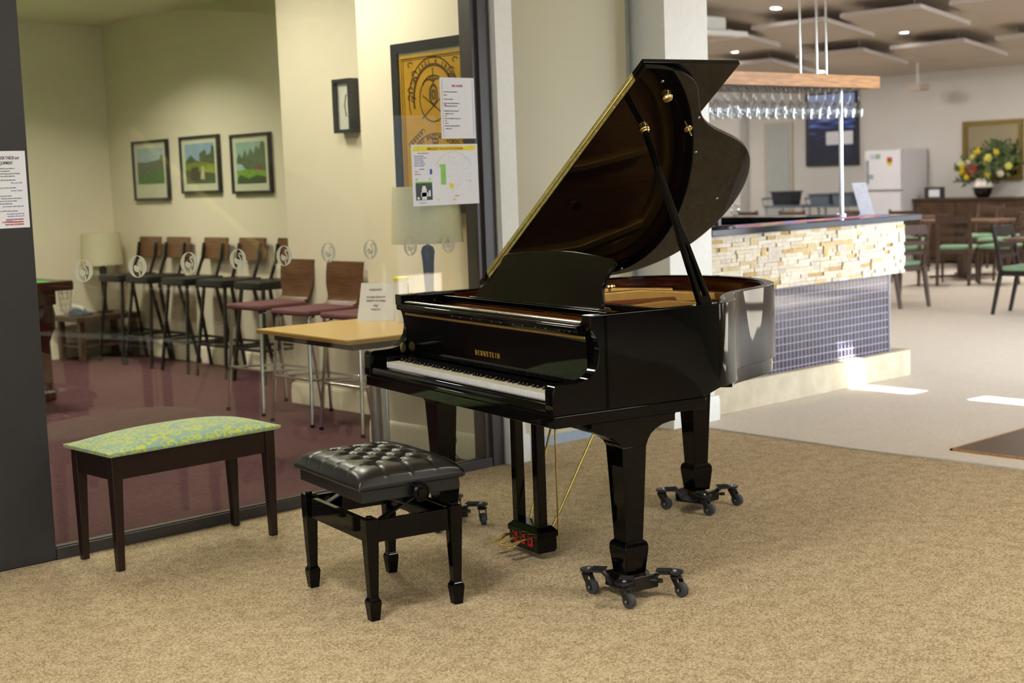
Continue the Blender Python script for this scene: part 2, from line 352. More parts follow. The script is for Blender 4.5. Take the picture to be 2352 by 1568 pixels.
def skirting(name, x, y0, y1):
    b = bm_(); prof = [(0, 0), (.022, 0), (.022, .085), (.018, .1), (.018, .118), (.010, .135), (0, .14)]
    prism(b, prof, lambda a, z: (x-a, y0, z), lambda a, z: (x-a, y1, z)); return struct(name, b, M_cream2)
skirting('baseboard_pictures', 6.347, 8.25, 12.35); skirting('baseboard_clock', 5.508, 6.57, 8.272); skirting('baseboard_poster', 4.91, 5.53, 6.592)
b = bm_(); box(b, -1, 6.32, 12.328, 12.35, 0, .13); struct('baseboard_far', b, M_cream2)
# glass wall
b = bm_(); box(b, 1.93, 2.48, YG, 5.60, 0, 3.0); struct('trim_post', b, M_charcoal, bevel=.003)
b = bm_(); box(b, 2.48, 4.86, 5.513, 5.521, .04, 2.98); struct('window_1', b, M_pane, smooth=False)
b = bm_(); box(b, 2.48, 4.85, YG, 5.535, 0, .022); box(b, 2.48, 4.85, 5.495, 5.507, .0, .048); box(b, 2.48, 4.85, 5.527, 5.56, 0, .048)
box(b, 4.856, 4.932, YG-.01, 5.62, 0, 3.0); box(b, 4.822, 4.856, 5.51, 5.60, 0, 3.0); box(b, 2.48, 4.9, 5.5, 5.56, 2.93, 3)
struct('window_frame_1', b, M_frame, bevel=.002)
b = bm_(); box(b, 4.944, 5.06, 5.463, 5.70, 0, 3.0); box(b, 4.932, 4.944, 5.51, 5.70, 0, 3.0); struct('trim_2', b, M_white)
b = bm_(); prism(b, [(0, 0), (-.014, 0), (-.014, .125), (-.006, .145), (0, .145)], lambda a, z: (4.95, 5.463+a, z), lambda a, z: (5.075, 5.463+a, z)); box(b, 5.06, 5.075, 5.463, 5.69, 0, .13); struct('baseboard_jamb', b, M_white)
b = bm_(); box(b, 5.06, 6.15, 5.69, 5.73, .012, 3.0); dd = struct('door_1', b, M_olive, smooth=False)
b = bm_(); box(b, 6.15, 6.165, 5.685, 5.735, .012, 3.0); struct('door_edge_strip', b, M_steel, dd)
b = bm_(); box(b, 5.06, 6.15, 5.682, 5.69, .0, .055); struct('baseboard_panel', b, mat('blue_grey_skirt', '#93a1b3', .4))
b = bm_(); box(b, 5.06, 6.3, 5.82, 5.86, 0, 3.0); struct('wall_recess', b, M_olive, smooth=False)
b = bm_(); box(b, 6.236, 6.478, 5.474, 5.9, 0, 4.3); box(b, 6.478, 6.622, 5.486, 5.9, 0, 4.3); box(b, 6.30, 6.6, 5.9, 6.6, 0, 4.5); struct('wall_column', b, M_white, smooth=False)
b = bm_(); P = [(0, 0), (-.016, 0), (-.016, .12), (-.008, .145), (0, .145)]
prism(b, P, lambda a, z: (6.22, 5.474+a, z), lambda a, z: (6.636, 5.474+a, z)); box(b, 6.22, 6.236, 5.474, 5.68, 0, .06); box(b, 6.622, 6.636, 5.474, 5.9, 0, .14); struct('baseboard_column', b, M_white)
# dining room
def zc(x): return 2.82 + .13*(19.5-x)
b = bm_(); box(b, 19.5, 19.7, 0, 20.2, 0, 3.2); struct('wall_dining_back', b, M_dining, smooth=False)
b = bm_(); box(b, 6.3, 19.7, 20, 20.2, 0, 4.6); struct('wall_dining_north', b, M_dining, smooth=False)
b = bm_(); box(b, 6.52, 6.62, 6.6, 20.2, 0, 4.6); struct('wall_dining_west', b, M_dining, smooth=False)
b = bm_()
SX0, SX1 = 7.18, 7.39      # slot added in the unseen ceiling, shaped to throw the sun strips
def cq(x0, x1, y0, y1):
    vv = [b.verts.new(q) for q in ((x0, y0, zc(x0)), (x1, y0, zc(x1)), (x1, y1, zc(x1)), (x0, y1, zc(x0)), (x0, y0, zc(x0)+.12), (x1, y0, zc(x1)+.12), (x1, y1, zc(x1)+.12), (x0, y1, zc(x0)+.12))]
    for f in ((3, 2, 1, 0), (4, 5, 6, 7), (0, 1, 5, 4), (1, 2, 6, 5), (2, 3, 7, 6), (3, 0, 4, 7)): b.faces.new([vv[i] for i in f])
SY = 0.62*zc(7.28)
y_hi, y_m1, y_m0, y_lo = 5.78-SY, 5.0-SY, 4.66-SY, 3.1-SY
cq(6.25, SX0, -.0, 20.2); cq(SX1, 19.7, -.0, 20.2); cq(SX0, SX1, y_hi, 20.2); cq(SX0, SX1, y_m0, y_m1); cq(SX0, SX1, -.0, y_lo)
struct('ceiling_dining', b, M_ceil, smooth=False)
b = bm_(); box(b, 6.2, 6.36, 0, 5.9, 3.0, 4.6); box(b, 6.2, 8.2, -.05, 0, 3.0, 4.7); struct('wall_bulkhead', b, M_ceil, smooth=False)

# ------------------------------------------------------------------ grand piano (local frame: u right along the keys, v towards the tail, z up)
PTH, PX, PY = -1.77151, 3.56714, 4.74162
piano = thing('grand_piano', 'glossy black grand piano with open lid and raised music desk', 'piano', (PX, PY, 0), PTH)
UL, UR, ZT = -.1195, 1.3446, 1.002
out_pts = [(UR, .21), (UR, .40), (UR, .58), (1.338, .68), (1.312, .775), (1.25, .865), (1.165, .935), (1.085, .995), (1.02, 1.065), (.975, 1.145), (.935, 1.235), (.895, 1.32),
           (.84, 1.405), (.755, 1.485), (.635, 1.555), (.5, 1.60), (.35, 1.62), (.2, 1.607), (.08, 1.565), (-.015, 1.495), (-.085, 1.39), (-.115, 1.27), (UL, 1.12), (UL, .8), (UL, .5), (UL, .21)]
OUT = catmull(out_pts, 5); INN = offset(OUT, .042); INN2 = offset(OUT, .052)
def smooth01(t): t = max(0, min(1, t)); return t*t*(3-2*t)
def zbot(p):
    v = p.y
    return .676 if v < .62 else .676 + .024*smooth01((v-.62)/.13)
def wall_strip(bm, A, B, zb, zt_, mi=0):
    """closed ring section between two paths"""
    n = len(A); R = []
    for i in range(n):
        z0 = zb(A[i]) if callable(zb) else zb
        R.append([bm.verts.new((A[i].x, A[i].y, z0)), bm.verts.new((A[i].x, A[i].y, zt_)), bm.verts.new((B[i].x, B[i].y, zt_)), bm.verts.new((B[i].x, B[i].y, z0))])
    for a, c in zip(R, R[1:]):
        for k in range(4): bm.faces.new((a[k], a[(k+1) % 4], c[(k+1) % 4], c[k])).material_index = mi
    bm.faces.new(R[0]); bm.faces.new(R[-1][::-1])
b = bm_(); wall_strip(b, OUT, INN, zbot, ZT); ob('rim', b, M_black, piano, bevel=.003, ang=50)
b = bm_(); wall_strip(b, INN, INN2, .80, .994); ob('inner_rim', b, M_mahog, piano, ang=50)
k0 = next(i for i, p in enumerate(OUT) if p.y > 1.0); tail = [p for p in OUT[k0:] if True]; tail = [p for i, p in enumerate(tail) if not (i > 20 and p.y < 1.0)]
b = bm_(); wall_strip(b, offset(tail, .012), offset(tail, .07), .640, .702); ob('tail_beam', b, M_black, piano, bevel=.006, ang=50)
inner_poly = [(p.x, p.y) for p in INN2]
b = bm_(); zprism(b, inner_poly, .72, .735); ob('underside_board', b, M_black, piano)
b = bm_(); zprism(b, [(x, y) for x, y in inner_poly], .885, .895); ob('soundboard', b, M_soundb, piano)
# cast plate
b = bm_()
zprism(b, [(UL+.055, .17), (UR-.055, .17), (UR-.055, .55), (1.05, .60), (.0, .62), (UL+.055, .6)], .915, .928)
edge_out = offset(OUT, .056); edge_in = offset(OUT, .115)
k1 = next(i for i, p in enumerate(OUT) if p.y > .5); k2 = len(OUT)-1-next(i for i, p in enumerate(OUT[::-1]) if p.y > .5)
wall_strip(b, edge_out[k1:k2], edge_in[k1:k2], .90, .935)
def web(pts, w, z0, z1s):
    n = len(pts); P = [Vector(p) for p in pts]; L = offset(P, w/2); R = offset(P, -w/2); prev = None
    for i in range(n):
        c = [b.verts.new((L[i].x, L[i].y, z0)), b.verts.new((L[i].x*.7+P[i].x*.3, L[i].y*.7+P[i].y*.3, z1s[i])), b.verts.new((R[i].x*.7+P[i].x*.3, R[i].y*.7+P[i].y*.3, z1s[i])), b.verts.new((R[i].x, R[i].y, z0))]
        if prev:
            for k in range(4): b.faces.new((prev[k], prev[(k+1) % 4], c[(k+1) % 4], c[k]))
        else: b.faces.new(c)
        prev = c
    b.faces.new(prev[::-1])
web([(UL+.08, .58), (.0, 1.10), (.10, 1.45)], .05, .92, [.972, .972, .95])
web([(.34, .58), (.40, 1.05), (.46, 1.40)], .045, .92, [.978, .985, .95])
web([(.86, .56), (.84, .85), (.80, 1.12)], .06, .92, [.972, .978, .945])
web([(1.12, .52), (1.12, .72), (1.04, .90)], .05, .92, [.968, .972, .94])
web([(UL+.07, .60), (.4, .585), (.8, .56), (1.28, .50)], .05, .91, [.962]*4)
web([(UL+.07, .345), (.5, .345), (1.28, .345)], .03, .91, [.950]*3)
ob('cast_plate', b, M_plate, piano, bevel=.006, ang=50)
b = bm_()
for u in (.24, .66, 1.02):
    prism(b, [(.19, .925), (.26, .955), (.345, .955), (.345, .925)], lambda v, z: (u, v, z), lambda v, z: (u+.012, v, z)); prism(b, [(u-.06, .335), (u, .19), (u+.012, .19), (u+.07, .335)], lambda x, y: (x, y, .925), lambda x, y: (x, y, .934))
ob('plate_struts', b, M_plate, piano, bevel=.003)
b = bm_()
for i in range(84):       # strings fan towards the tail
    t = i/83; u = .02 + t*1.2; v1 = 1.45 - t*.72 if t > .25 else 1.35 + t*.4
    u1 = u*(.62) + .08 + .1*(t > .25)*0
    bar(b, (u, .36, .948), (u1 + .28*t, min(v1, 1.42), .945), .0030, .0030)
so = ob('strings', b, M_copper, piano, smooth=False); so['kind'] = 'stuff'
b = bm_()
box(b, .02, 1.17, .565, .585, .952, .985); lathe(b, [(.012, 0), (.012, .03)], seg=12, M=Matrix.Translation((1.17, .575, .97)) @ Matrix.Rotation(radians(90), 4, 'Y'))
for i in range(66): box(b, .03+i*.0172, .042+i*.0172, .585, .63, .95, .972)
ob('damper_rail', b, M_ebony, piano, bevel=.001)
b = bm_(); lathe(b, [(.012, .93), (.012, .965), (.006, .968), (.006, .982), (.022, .984), (.025, .99), (.022, .998), (.006, 1.0)], (.225, 1.02, 0), 24); ob('plate_screw', b, M_gold, piano)

# arms (cheeks)
arm_prof = [(0, .676)] + [(0, .755), (.003, .768), (.010, .776), (.022, .779), (.07, .779), (.115, .782), (.145, .79), (.168, .808), (.184, .835), (.191, .865), (.190, .895), (.184, .921), (.172, .944), (.156, .960), (.156, ZT), (.23, ZT), (.23, .676)]
for ua, ubb in ((UL, UL+.052), (UR-.052, UR)):
    b = bm_(); prism(b, arm_prof, lambda v, z: (ua, v, z), lambda v, z: (ubb, v, z)); ob('arm', b, M_black, piano, bevel=.0035, seg=3, ang=30)
IL, IR = UL+.052, UR-.052
for ua, ubb in ((IL, -.003), (1.228, IR)):
    b = bm_(); box(b, ua, ubb, .05, .27, .70, .752); ob('key_block', b, M_black, piano, bevel=.004)
b = bm_()
# keybed and front rail
box(b, UL+.006, UR, .003, .645, .633, .674); ob('keybed', b, M_black, piano, bevel=.003)
b = bm_(); prism(b, [(.006, .676), (.006, .700), (.010, .712), (.020, .717), (.040, .717), (.043, .676)], lambda v, z: (IL, v, z), lambda v, z: (IR, v, z)); box(b, IL, IR, .0, .01, .676, .690); ob('key_slip', b, M_black, piano, bevel=.002, ang=30)
fb = [(.168, .953), (.1715, .945), (.1735, .90), (.175, .85), (.1765, .81), (.1775, .775), (.178, .752), (.20, .752), (.215, .957), (.152, .957)]
b = bm_(); prism(b, fb, lambda v, z: (IL, v, z), lambda v, z: (IR, v, z)); fall = ob('fallboard', b, M_black, piano, ang=25)
b = bm_(); prism(b, [(.140, .940), (.134, .947), (.134, .959), (.142, .966), (.17, .966), (.17, .940)], lambda v, z: (IL, v, z), lambda v, z: (IR, v, z)); ob('fallboard_rail', b, M_black, piano, bevel=.002, ang=30)
b = bm_(); tube(b, [(IL+.02, .17, .972), (IR-.02, .17, .972)], .006); ob('fallboard_hinge', b, M_chrome, piano)
# serif lettering BERNSTEIN
def letter(bm, ch, x, w, h, F):
    s = .17*w+.0006; t = .0009; th = .55*s; Z0, Z1 = 0, .0006
    def R(a, c, d, e): prism(bm, [(x+a*w, c*h), (x+d*w, c*h), (x+d*w, e*h), (x+a*w, e*h)], lambda p, q: F(p, q, Z0), lambda p, q: F(p, q, Z1))
    def P(pts, wd):
        pts = [Vector((x+p[0]*w, p[1]*h)) for p in pts]; L = offset(pts, wd/2); Q = offset(pts, -wd/2)
        for i in range(len(pts)-1): prism(bm, [tuple(L[i]), tuple(L[i+1]), tuple(Q[i+1]), tuple(Q[i])], lambda p, q: F(p, q, Z0), lambda p, q: F(p, q, Z1))
    sf = .07
    def stem(c, wd=.2):
        R(c-wd/2, 0, c+wd/2, 1); R(c-wd/2-.12, 0, c+wd/2+.12, sf); R(c-wd/2-.12, 1-sf, c+wd/2+.12, 1)
    arc = lambda cx, cy, rx, ry, a0, a1: [(cx+rx*cos(radians(a0+(a1-a0)*i/10)), cy+ry*sin(radians(a0+(a1-a0)*i/10))) for i in range(11)]
    if ch in 'BER': stem(.22)
    if ch == 'B': P([(.3, .96)]+arc(.5, .74, .3, .22, 90, -90)+[(.3, .52)], s*.8); P([(.3, .5)]+arc(.52, .27, .34, .23, 90, -90)+[(.3, .04)], s*.85)
    if ch == 'R': P([(.3, .96)]+arc(.5, .73, .3, .23, 90, -90)+[(.3, .5)], s*.8); P([(.5, .5), (.75, .12), (.95, .03)], s*.9)
    if ch == 'E': R(.3, .93, .85, 1); R(.78, .78, .85, 1); R(.3, .0, .9, .07); R(.83, 0, .9, .24); R(.3, .47, .65, .53); R(.6, .4, .66, .6)
    if ch == 'N': R(.14, 0, .22, 1); R(.04, 0, .34, sf); R(.8, 0, .88, 1); R(.66, 1-sf, .98, 1); R(.0, 1-sf, .24, 1); P([(.12, 1), (.86, 0)], s*1.0)
    if ch == 'S': P(arc(.5, .74, .3, .24, 20, 180)+[(.3, .6), (.7, .42)]+arc(.5, .26, .3, .24, 0, -160), s*.85); R(.74, .74, .8, .98); R(.2, .02, .26, .28)
    if ch == 'T': stem(.5); R(.05, .93, .95, 1); R(.05, .76, .12, 1); R(.88, .76, .95, 1)
    if ch == 'I': stem(.5)
b = bm_(); F = lambda p, q, z: (p, .1672 - .12*(q) + 0 - z + .006 - q*.04, .798 + q)
x = .518
for ch in 'BERNSTEIN':
    w = {'I': .013, 'N': .0185, 'T': .0175}.get(ch, .0165); letter(b, ch, x, w, .0185, lambda p, q, z: (p, .1762 - q*.04 - z, .799+q)); x += w+.0045
ob('name_lettering', b, mat('gold_leaf', '#d6a743', .35, metal=.4, emit='#000000', es=0), fall, smooth=False)
b = bm_(); lathe(b, [(.001, 0), (.019, .001), (.019, .003), (.008, .004)], seg=20, M=Matrix.Translation((IL, .1570, .7790)) @ Matrix.Rotation(radians(90), 4, 'Y') @ Matrix.Diagonal((1.1, .75, 1, 1))); ob('lock_plate', b, M_gold, piano)
b = bm_(); lathe(b, [(.007, 0), (.007, .004)], seg=14, M=Matrix.Translation((IL+.03, .30, .975)) @ Matrix.Rotation(radians(90), 4, 'Y')); ob('lid_lock', b, M_chrome, piano)
# keys
VK, ZK, KW = .0452, .7356, 1.225/52
for i in range(52):
    b = bm_(); box(b, i*KW+.0006, (i+1)*KW-.0006, VK, .1775, ZK-.0215, ZK)
    k = ob('white_key', b, [M_ivory, M_keyfront], piano, bevel=.001, seg=1, smooth=False)
    for f in k.data.polygons:
        if f.normal.y < -.9: f.material_index = 1
blk = [(0, 1)] + [(2+7*o+j, d) for o in range(7) for j, d in ((0, -1), (1, 1), (3, -1), (4, 0), (5, 1))]
for i, d in blk:
    c = (i+1)*KW + d*.003
    b = bm_(); prism(b, [(VK+.050, ZK), (VK+.056, ZK+.0095), (VK+.062, ZK+.0115), (.174, ZK+.0115), (.174, ZK)], lambda v, z: (c-.0052, v, z), lambda v, z: (c+.0052, v, z)); ob('black_key', b, M_ebony, piano, bevel=.0015, seg=1)

# music desk
dk = Vector((0, .12, .17)).normalized(); dn = Vector((0, -dk.z, dk.y)); D0 = Vector((.612, .385, .99))
half = [(.462, 0), (.457, .025), (.437, .05), (.413, .075), (.398, .10), (.392, .13), (.393, .16), (.399, .185), (.396, .20), (.380, .212)]
top = [(.30, .220), (.2, .229), (.1, .236), (0, .238), (-.1, .236), (-.2, .229), (-.30, .220)]
poly = half + top + [(-a, h) for a, h in half[::-1]]
f = lambda off: (lambda a, h: tuple(D0 + Vector((a, 0, 0)) + dk*h + dn*off))
b = bm_(); prism(b, poly, f(0), f(-.016)); desk = ob('music_desk', b, M_black, piano, bevel=.003, ang=30)
b = bm_(); box(b, IL+.01, IR-.01, .350, .392, .960, .984); box(b, IL+.01, IR-.01, .338, .352, .968, .99); box(b, .14, 1.09, .37, .40, .984, .992); ob('desk_shelf', b, M_black, piano, bevel=.003)
b = bm_(); box(b, IL, IL+.03, .23, .40, .945, .998); ob('desk_slide', b, M_black, piano, bevel=.002)
b = bm_(); box(b, IR-.03, IR, .23, .40, .945, .998); ob('desk_slide', b, M_black, piano, bevel=.002)

# lid (hinged on the spine) with the front flap folded back on top of it
LA = radians(34.5); VF = .60
def LP(s, v, t=0): return (UL + s*cos(LA) - t*sin(LA), v, 1.012 + s*sin(LA) + t*cos(LA))
lid_path = [p for p in offset(OUT, -.012)]
kk = next(i for i, p in enumerate(lid_path) if p.y > VF); kj = len(lid_path)-1-next(i for i, p in enumerate(lid_path[::-1]) if p.y > VF)
lp = [(UR+.012-UL, VF)] + [(p.x-UL, p.y) for p in lid_path[kk:kj+1]] + [(-.012, VF)]
lp = [(s + .022*math.exp(-((v-.93)/.16)**2)*(1 if s > .9 else 0), v) for s, v in lp]
b = bm_(); prism(b, lp, lambda s, v: LP(s, v, 0), lambda s, v: LP(s, v, .018)); lid = ob('lid', b, M_blacklid, piano, bevel=.0025, ang=40)
b = bm_(); prism(b, [(-.042, VF-.002), (1.478, VF-.002), (1.478, VF+.447), (-.042, VF+.447)], lambda s, v: LP(s, v, .022), lambda s, v: LP(s, v, .040)); ob('lid_flap', b, M_blacklid, piano, bevel=.0025)
b = bm_()
for t0, t1 in ((.003, .017), (.0235, .0385)): prism(b, [(.05, t0), (1.40, t0), (1.40, t1), (.05, t1)], lambda s, t: LP(s, VF-.0035, t), lambda s, t: LP(s, VF+.001, t))
tube(b, [LP(.05, VF-.003, .0203), LP(1.40, VF-.003, .0203)], .0035, 8)
for i in range(19):
    s = .075+i*.0725
    for t in (.010, .031): lathe(b, [(.0032, 0), (.002, .0012)], seg=8, M=Matrix.Translation(LP(s, VF-.0035, t)) @ Matrix.Rotation(radians(90), 4, 'X'))
ob('piano_hinge', b, M_brass_d, piano)
Mlid = frameM(LP(0, 0, 0), (cos(LA), 0, sin(LA)), (0, 1, 0))     # x=s, y=v, z = outward of the underside reversed
def lidM(s, v): return Mlid @ Matrix.Translation((s, v, 0)) @ Matrix.Rotation(pi, 4, 'X')
b = bm_(); lathe(b, [(.017, 0), (.018, .004), (.016, .007)], seg=28, M=lidM(1.315, .79)); lathe(b, [(.020, .006), (.021, .010), (.017, .018), (.011, .019)], seg=28, M=lidM(1.315, .79)); ob('prop_socket', b, M_gold, lid)
b = bm_(); lathe(b, [(.018, 0), (.020, .007), (.017, .011), (.018, .016), (.014, .021)], seg=28, M=lidM(1.118, .80)); ob('prop_socket', b, M_gold, lid)
b = bm_(); lathe(b, [(.018, 0), (.017, .005), (.005, .006), (.004, .034), (.001, .036)], seg=16, M=lidM(1.11, 1.02)); ob('lid_latch_pin', b, M_gold, lid)
b = bm_()
for s, v in ((1.40, .72), (.95, 1.16), (.60, 1.50), (.05, 1.30), (1.18, 1.03)): lathe(b, [(.006, 0), (.005, .003)], seg=12, M=lidM(s, v))
ob('lid_bumpers', b, M_steel, lid)
# lid prop stick
A = Vector((1.285, .70, .985)); B = Vector(LP(1.118, .80, .012)); d = (B-A).normalized(); w_ = Vector((0, 1, 0)); L = (B-A).length
b = bm_(); K = A + d*(L*.36)
for sgn in (-1, 1): bar(b, A + w_*sgn*.020, K + w_*sgn*.010, .016, .026, (1, 0, .5), w2=.016, h2=.024)
bar(b, A - d*.0, A + d*.045, .052, .026, (1, 0, .5)); bar(b, K - d*.03, K + d*.05, .042, .026, (1, 0, .5), w2=.026, h2=.024)
bar(b, K + d*.045, B - d*.02, .026, .024, (1, 0, .5), w2=.017, h2=.017)
ob('lid_prop', b, M_black, piano, bevel=.004)
b = bm_(); lathe(b, [(.014, -.006), (.014, .008)], seg=16, M=Matrix.Translation(A)); box(b, 1.26, 1.31, .665, .735, .965, .980); ob('prop_hinge', b, M_gold, piano)
b = bm_(); box(b, 1.15, 1.18, .83, .845, .94, .975); box(b, 1.06, 1.18, .845, .865, .94, .955)
for i in range(6): box(b, 1.06+i*.018, 1.066+i*.018, .83, .866, .955, .968)
ob('hitch_bracket', b, M_plate, piano)

# legs
def leg(cu, cv, tw, corner=None):
    b = bm_()
    box(b, cu-.05, cu+.05, cv-.052, cv+.052, .20, .60, taper=.74) if False else None
    secs = [(.60 if cv > 1 else .5355, .051), (.53, .051), (.195, .037)]
    prev = None
    for z, h in secs:
        ring = [b.verts.new((cu+i*h, cv+j*h, z)) for i, j in ((-1, -1), (1, -1), (1, 1), (-1, 1))]
        if prev:
            for k in range(4): b.faces.new((prev[k], prev[(k+1) % 4], ring[(k+1) % 4], ring[k]))
        else: b.faces.new(ring)
        prev = ring
    b.faces.new(prev[::-1])
    secs = [(.200, .037), (.192, .046), (.180, .050), (.165, .050), (.080, .041)]; prev = None
    for z, h in secs:
        ring = [b.verts.new((cu+i*h, cv+j*h, z)) for i, j in ((-1, -1), (1, -1), (1, 1), (-1, 1))]
        if prev:
            for k in range(4): b.faces.new((prev[k], prev[(k+1) % 4], ring[(k+1) % 4], ring[k]))
        else: b.faces.new(ring)
        prev = ring
    b.faces.new(prev[::-1])
    lg = ob('leg', b, M_black, piano, bevel=.003, ang=25)
    b = bm_(); box(b, cu-.028, cu+.028, cv-.028, cv+.028, .060, .082); ob('leg_caster_plate', b, M_gold, lg, bevel=.002)
    return lg
for cu, cv in ((UR-.051, .327), (UL+.051, .327), (.385, 1.345)):
    lg = leg(cu, cv, 0)
    if cv < 1:
        br = [(.15, .633), (.153, .612), (.165, .600), (.185, .592), (.215, .583), (.245, .568), (.265, .553), (.276, .535), (.378, .535), (.385, .553), (.398, .572), (.42, .588), (.45, .600), (.485, .606), (.500, .616), (.507, .633)]
        b = bm_(); prism(b, br, lambda v, z: (cu-.051, v, z), lambda v, z: (cu+.051, v, z)); box(b, cu-.16 if cu > .6 else cu-.05, cu+.05 if cu > .6 else cu+.16, .152, .505, .606, .633)
        ob('leg_bracket', b, M_black, lg, ang=30)
    else:
        b = bm_(); box(b, cu-.08, cu+.08, cv-.08, cv+.08, .585, .66); box(b, cu-.05, cu+.3, cv-.04, cv+.04, .64, .72); ob('leg_bracket', b, M_black, lg, bevel=.003)
# pedal lyre
lyre_b = bm_(); box(lyre_b, .508, .722, .305, .392, .034, .088); box(lyre_b, .503, .727, .300, .397, .088, .108)
prism(lyre_b, [(.503, .108), (.727, .108), (.705, .128), (.525, .128)], lambda a, z: (a, .300+(z-.108)*.8, z), lambda a, z: (a, .397-(z-.108)*.8, z)); box(lyre_b, .512, .718, .309, .388, .026, .034)
lyre = ob('pedal_box', lyre_b, M_black, piano, bevel=.003)
for u0_, u1_ in ((.522, .562), (.680, .720)):
    b = bm_(); box(b, u0_, u1_, .315, .354, .126, .60); ob('lyre_post', b, M_black, piano, bevel=.004)
b = bm_(); box(b, .50, .74, .30, .43, .585, .633); box(b, .52, .76, .33, .37, .545, .572); ob('lyre_crossbar', b, M_black, piano, bevel=.006)
for pa, pb in (((.53, .39, .12), (.44, .62, .64)), ((.70, .39, .12), (.80, .62, .64))):
    b = bm_(); tube(b, [pa, pb], .0055, 10); ob('lyre_brace', b, M_brass_d, piano)
for u in (.735,):
    b = bm_(); tube(b, [(u-.02, .405, .07), (u-.02, .405, .56)], .004, 8); ob('pedal_rod', b, M_gold, piano)
for k, u in enumerate((.555, .612, .669)):
    b = bm_(); P = [(u, .305, .066), (u, .27, .068), (u-.002, .24, .064), (u-.004, .215, .058), (u-.006, .20, .054)]
    prism(b, [(u-.007, .31), (u+.007, .31), (u+.007, .26), (u+.012, .235), (u+.015, .215), (u+.012, .198), (u, .192), (u-.012, .198), (u-.015, .215), (u-.012, .235), (u-.007, .26)],
          lambda a, v: (a, v, .058+.02*smooth01((v-.2)/.08)), lambda a, v: (a, v, .066+.02*smooth01((v-.2)/.08))); ob('pedal', b, M_gold, piano, bevel=.003)
    b = bm_(); box(b, u-.016, u+.016, .301, .3055, .050, .098); box(b, u-.009, u+.009, .3005, .301, .058, .09, mi=1); ob('pedal_felt', b, [M_felt, M_ebony], piano)

# ------------------------------------------------------------------ dollies under the piano legs
def plocal(u, v, z=0): c, s = cos(PTH), sin(PTH); return (PX + c*u - s*v, PY + s*u + c*v, z)
def make_dolly(label, u, v, rz, wheel_rz):
    t = thing('piano_dolly', label, 'dolly', plocal(u, v), PTH+rz, 'caster dollies under the piano legs')
    b = bm_(); box(b, -.068, .068, -.068, .068, .030, .040)
    for s in (-1, 1): box(b, s*.068, s*.075, -.062, .062, .030, .080)
    ob('cup', b, M_blkmetal, t, bevel=.004)
    for k in range(4):
        a = radians(45+90*k); R = Matrix.Rotation(a, 4, 'Z')
        b = bm_(); pts = [(.04, .032), (.07, .034), (.085, .062), (.10, .082), (.155, .084)]
        for (x0_, z0_), (x1_, z1_) in zip(pts, pts[1:]): bar(b, (x0_-.003, 0, z0_), (x1_+.003, 0, z1_), .052, .008)
        lathe(b, [(.032, .080), (.032, .088)], (.152, 0, 0), 20); box(b, .088, .14, -.024, .024, .088, .091, mi=1)
        arm = ob('dolly_arm', b, [M_blkmetal, mat('black_felt', '#0e0e0e', .95)], t, M=R, bevel=.0015)
        b = bm_(); lathe(b, [(.008, .088), (.006, .092)], (.152, 0, 0), 10); ob('bolt', b, M_steel, arm, M=R)
        c = R @ Vector((.158, 0, 0)); Rw = Matrix.Translation((c.x, c.y, 0)) @ Matrix.Rotation(wheel_rz-rz, 4, 'Z')
        b = bm_(); lathe(b, [(.020, .062), (.022, .070), (.016, .074), (.016, .080)], seg=18)
        for s in (-1, 1): prism(b, [(-.014, .066), (.014, .066), (.034, .028), (.030, .018), (.018, .018)], lambda x_, z_: (x_, s*.013, z_), lambda x_, z_: (x_, s*.016, z_))
        fk = ob('caster_fork', b, M_blkmetal, t, M=Rw, bevel=.001)
        b = bm_(); lathe(b, [(.0215, -.0105), (.0255, -.009), (.0255, .009), (.0215, .0105)], seg=28, M=Matrix.Translation((.024, 0, .0255)) @ Matrix.Rotation(radians(90), 4, 'X')); ob('wheel', b, M_rubber, fk, M=Rw)
        b = bm_(); lathe(b, [(.005, -.018), (.005, .018)], seg=10, M=Matrix.Translation((.024, 0, .0255)) @ Matrix.Rotation(radians(90), 4, 'X')); ob('axle', b, M_steel, fk, M=Rw)
    b = bm_(); tube(b, [(.06, .02, .06), (.10, .05, .06)], .006); lathe(b, [(.011, 0), (.011, .012)], (.10, .05, .055), 12); ob('clamp_knob', b, M_blkmetal, t)
    return t
make_dolly('black dolly under the front right piano leg, nearest to the camera', UR-.051, .335, radians(0), radians(10))
make_dolly('black dolly under the rear piano leg by the tail', .385, 1.347, radians(18), radians(20))
make_dolly('black dolly under the left piano leg, half hidden behind the leather bench', UL+.051, .335, radians(0), radians(-20))

# ------------------------------------------------------------------ adjustable leather bench
BR = radians(78.6)
bench = thing('piano_bench', 'black button-tufted leather piano bench with square tapered legs', 'bench', (3.05, 4.078, 0), BR)
HX, HY = .2555, .1605          # half spacing of the feet along x (long) and y
def bleg(cx, cy):
    b = bm_(); secs = [(.352, .023), (.30, .023), (.085, .0155), (.078, .0165), (.070, .0215), (.062, .0225), (.0, .0165)]; prev = None
    for z, h in secs:
        ring = [b.verts.new((cx+i*h, cy+j*h, z)) for i, j in ((-1, -1), (1, -1), (1, 1), (-1, 1))]
        if prev:
            for k in range(4): b.faces.new((prev[k], prev[(k+1) % 4], ring[(k+1) % 4], ring[k]))
        else: b.faces.new(ring)
        prev = ring
    b.faces.new(prev[::-1]); lathe(b, [(.013, .352), (.013, .358), (.009, .360)], (cx, cy, 0), 16)
    ob('leg', b, M_black, bench, bevel=.0025, ang=25)
for sx_ in (-1, 1):
    for sy_ in (-1, 1): bleg(sx_*HX, sy_*HY)
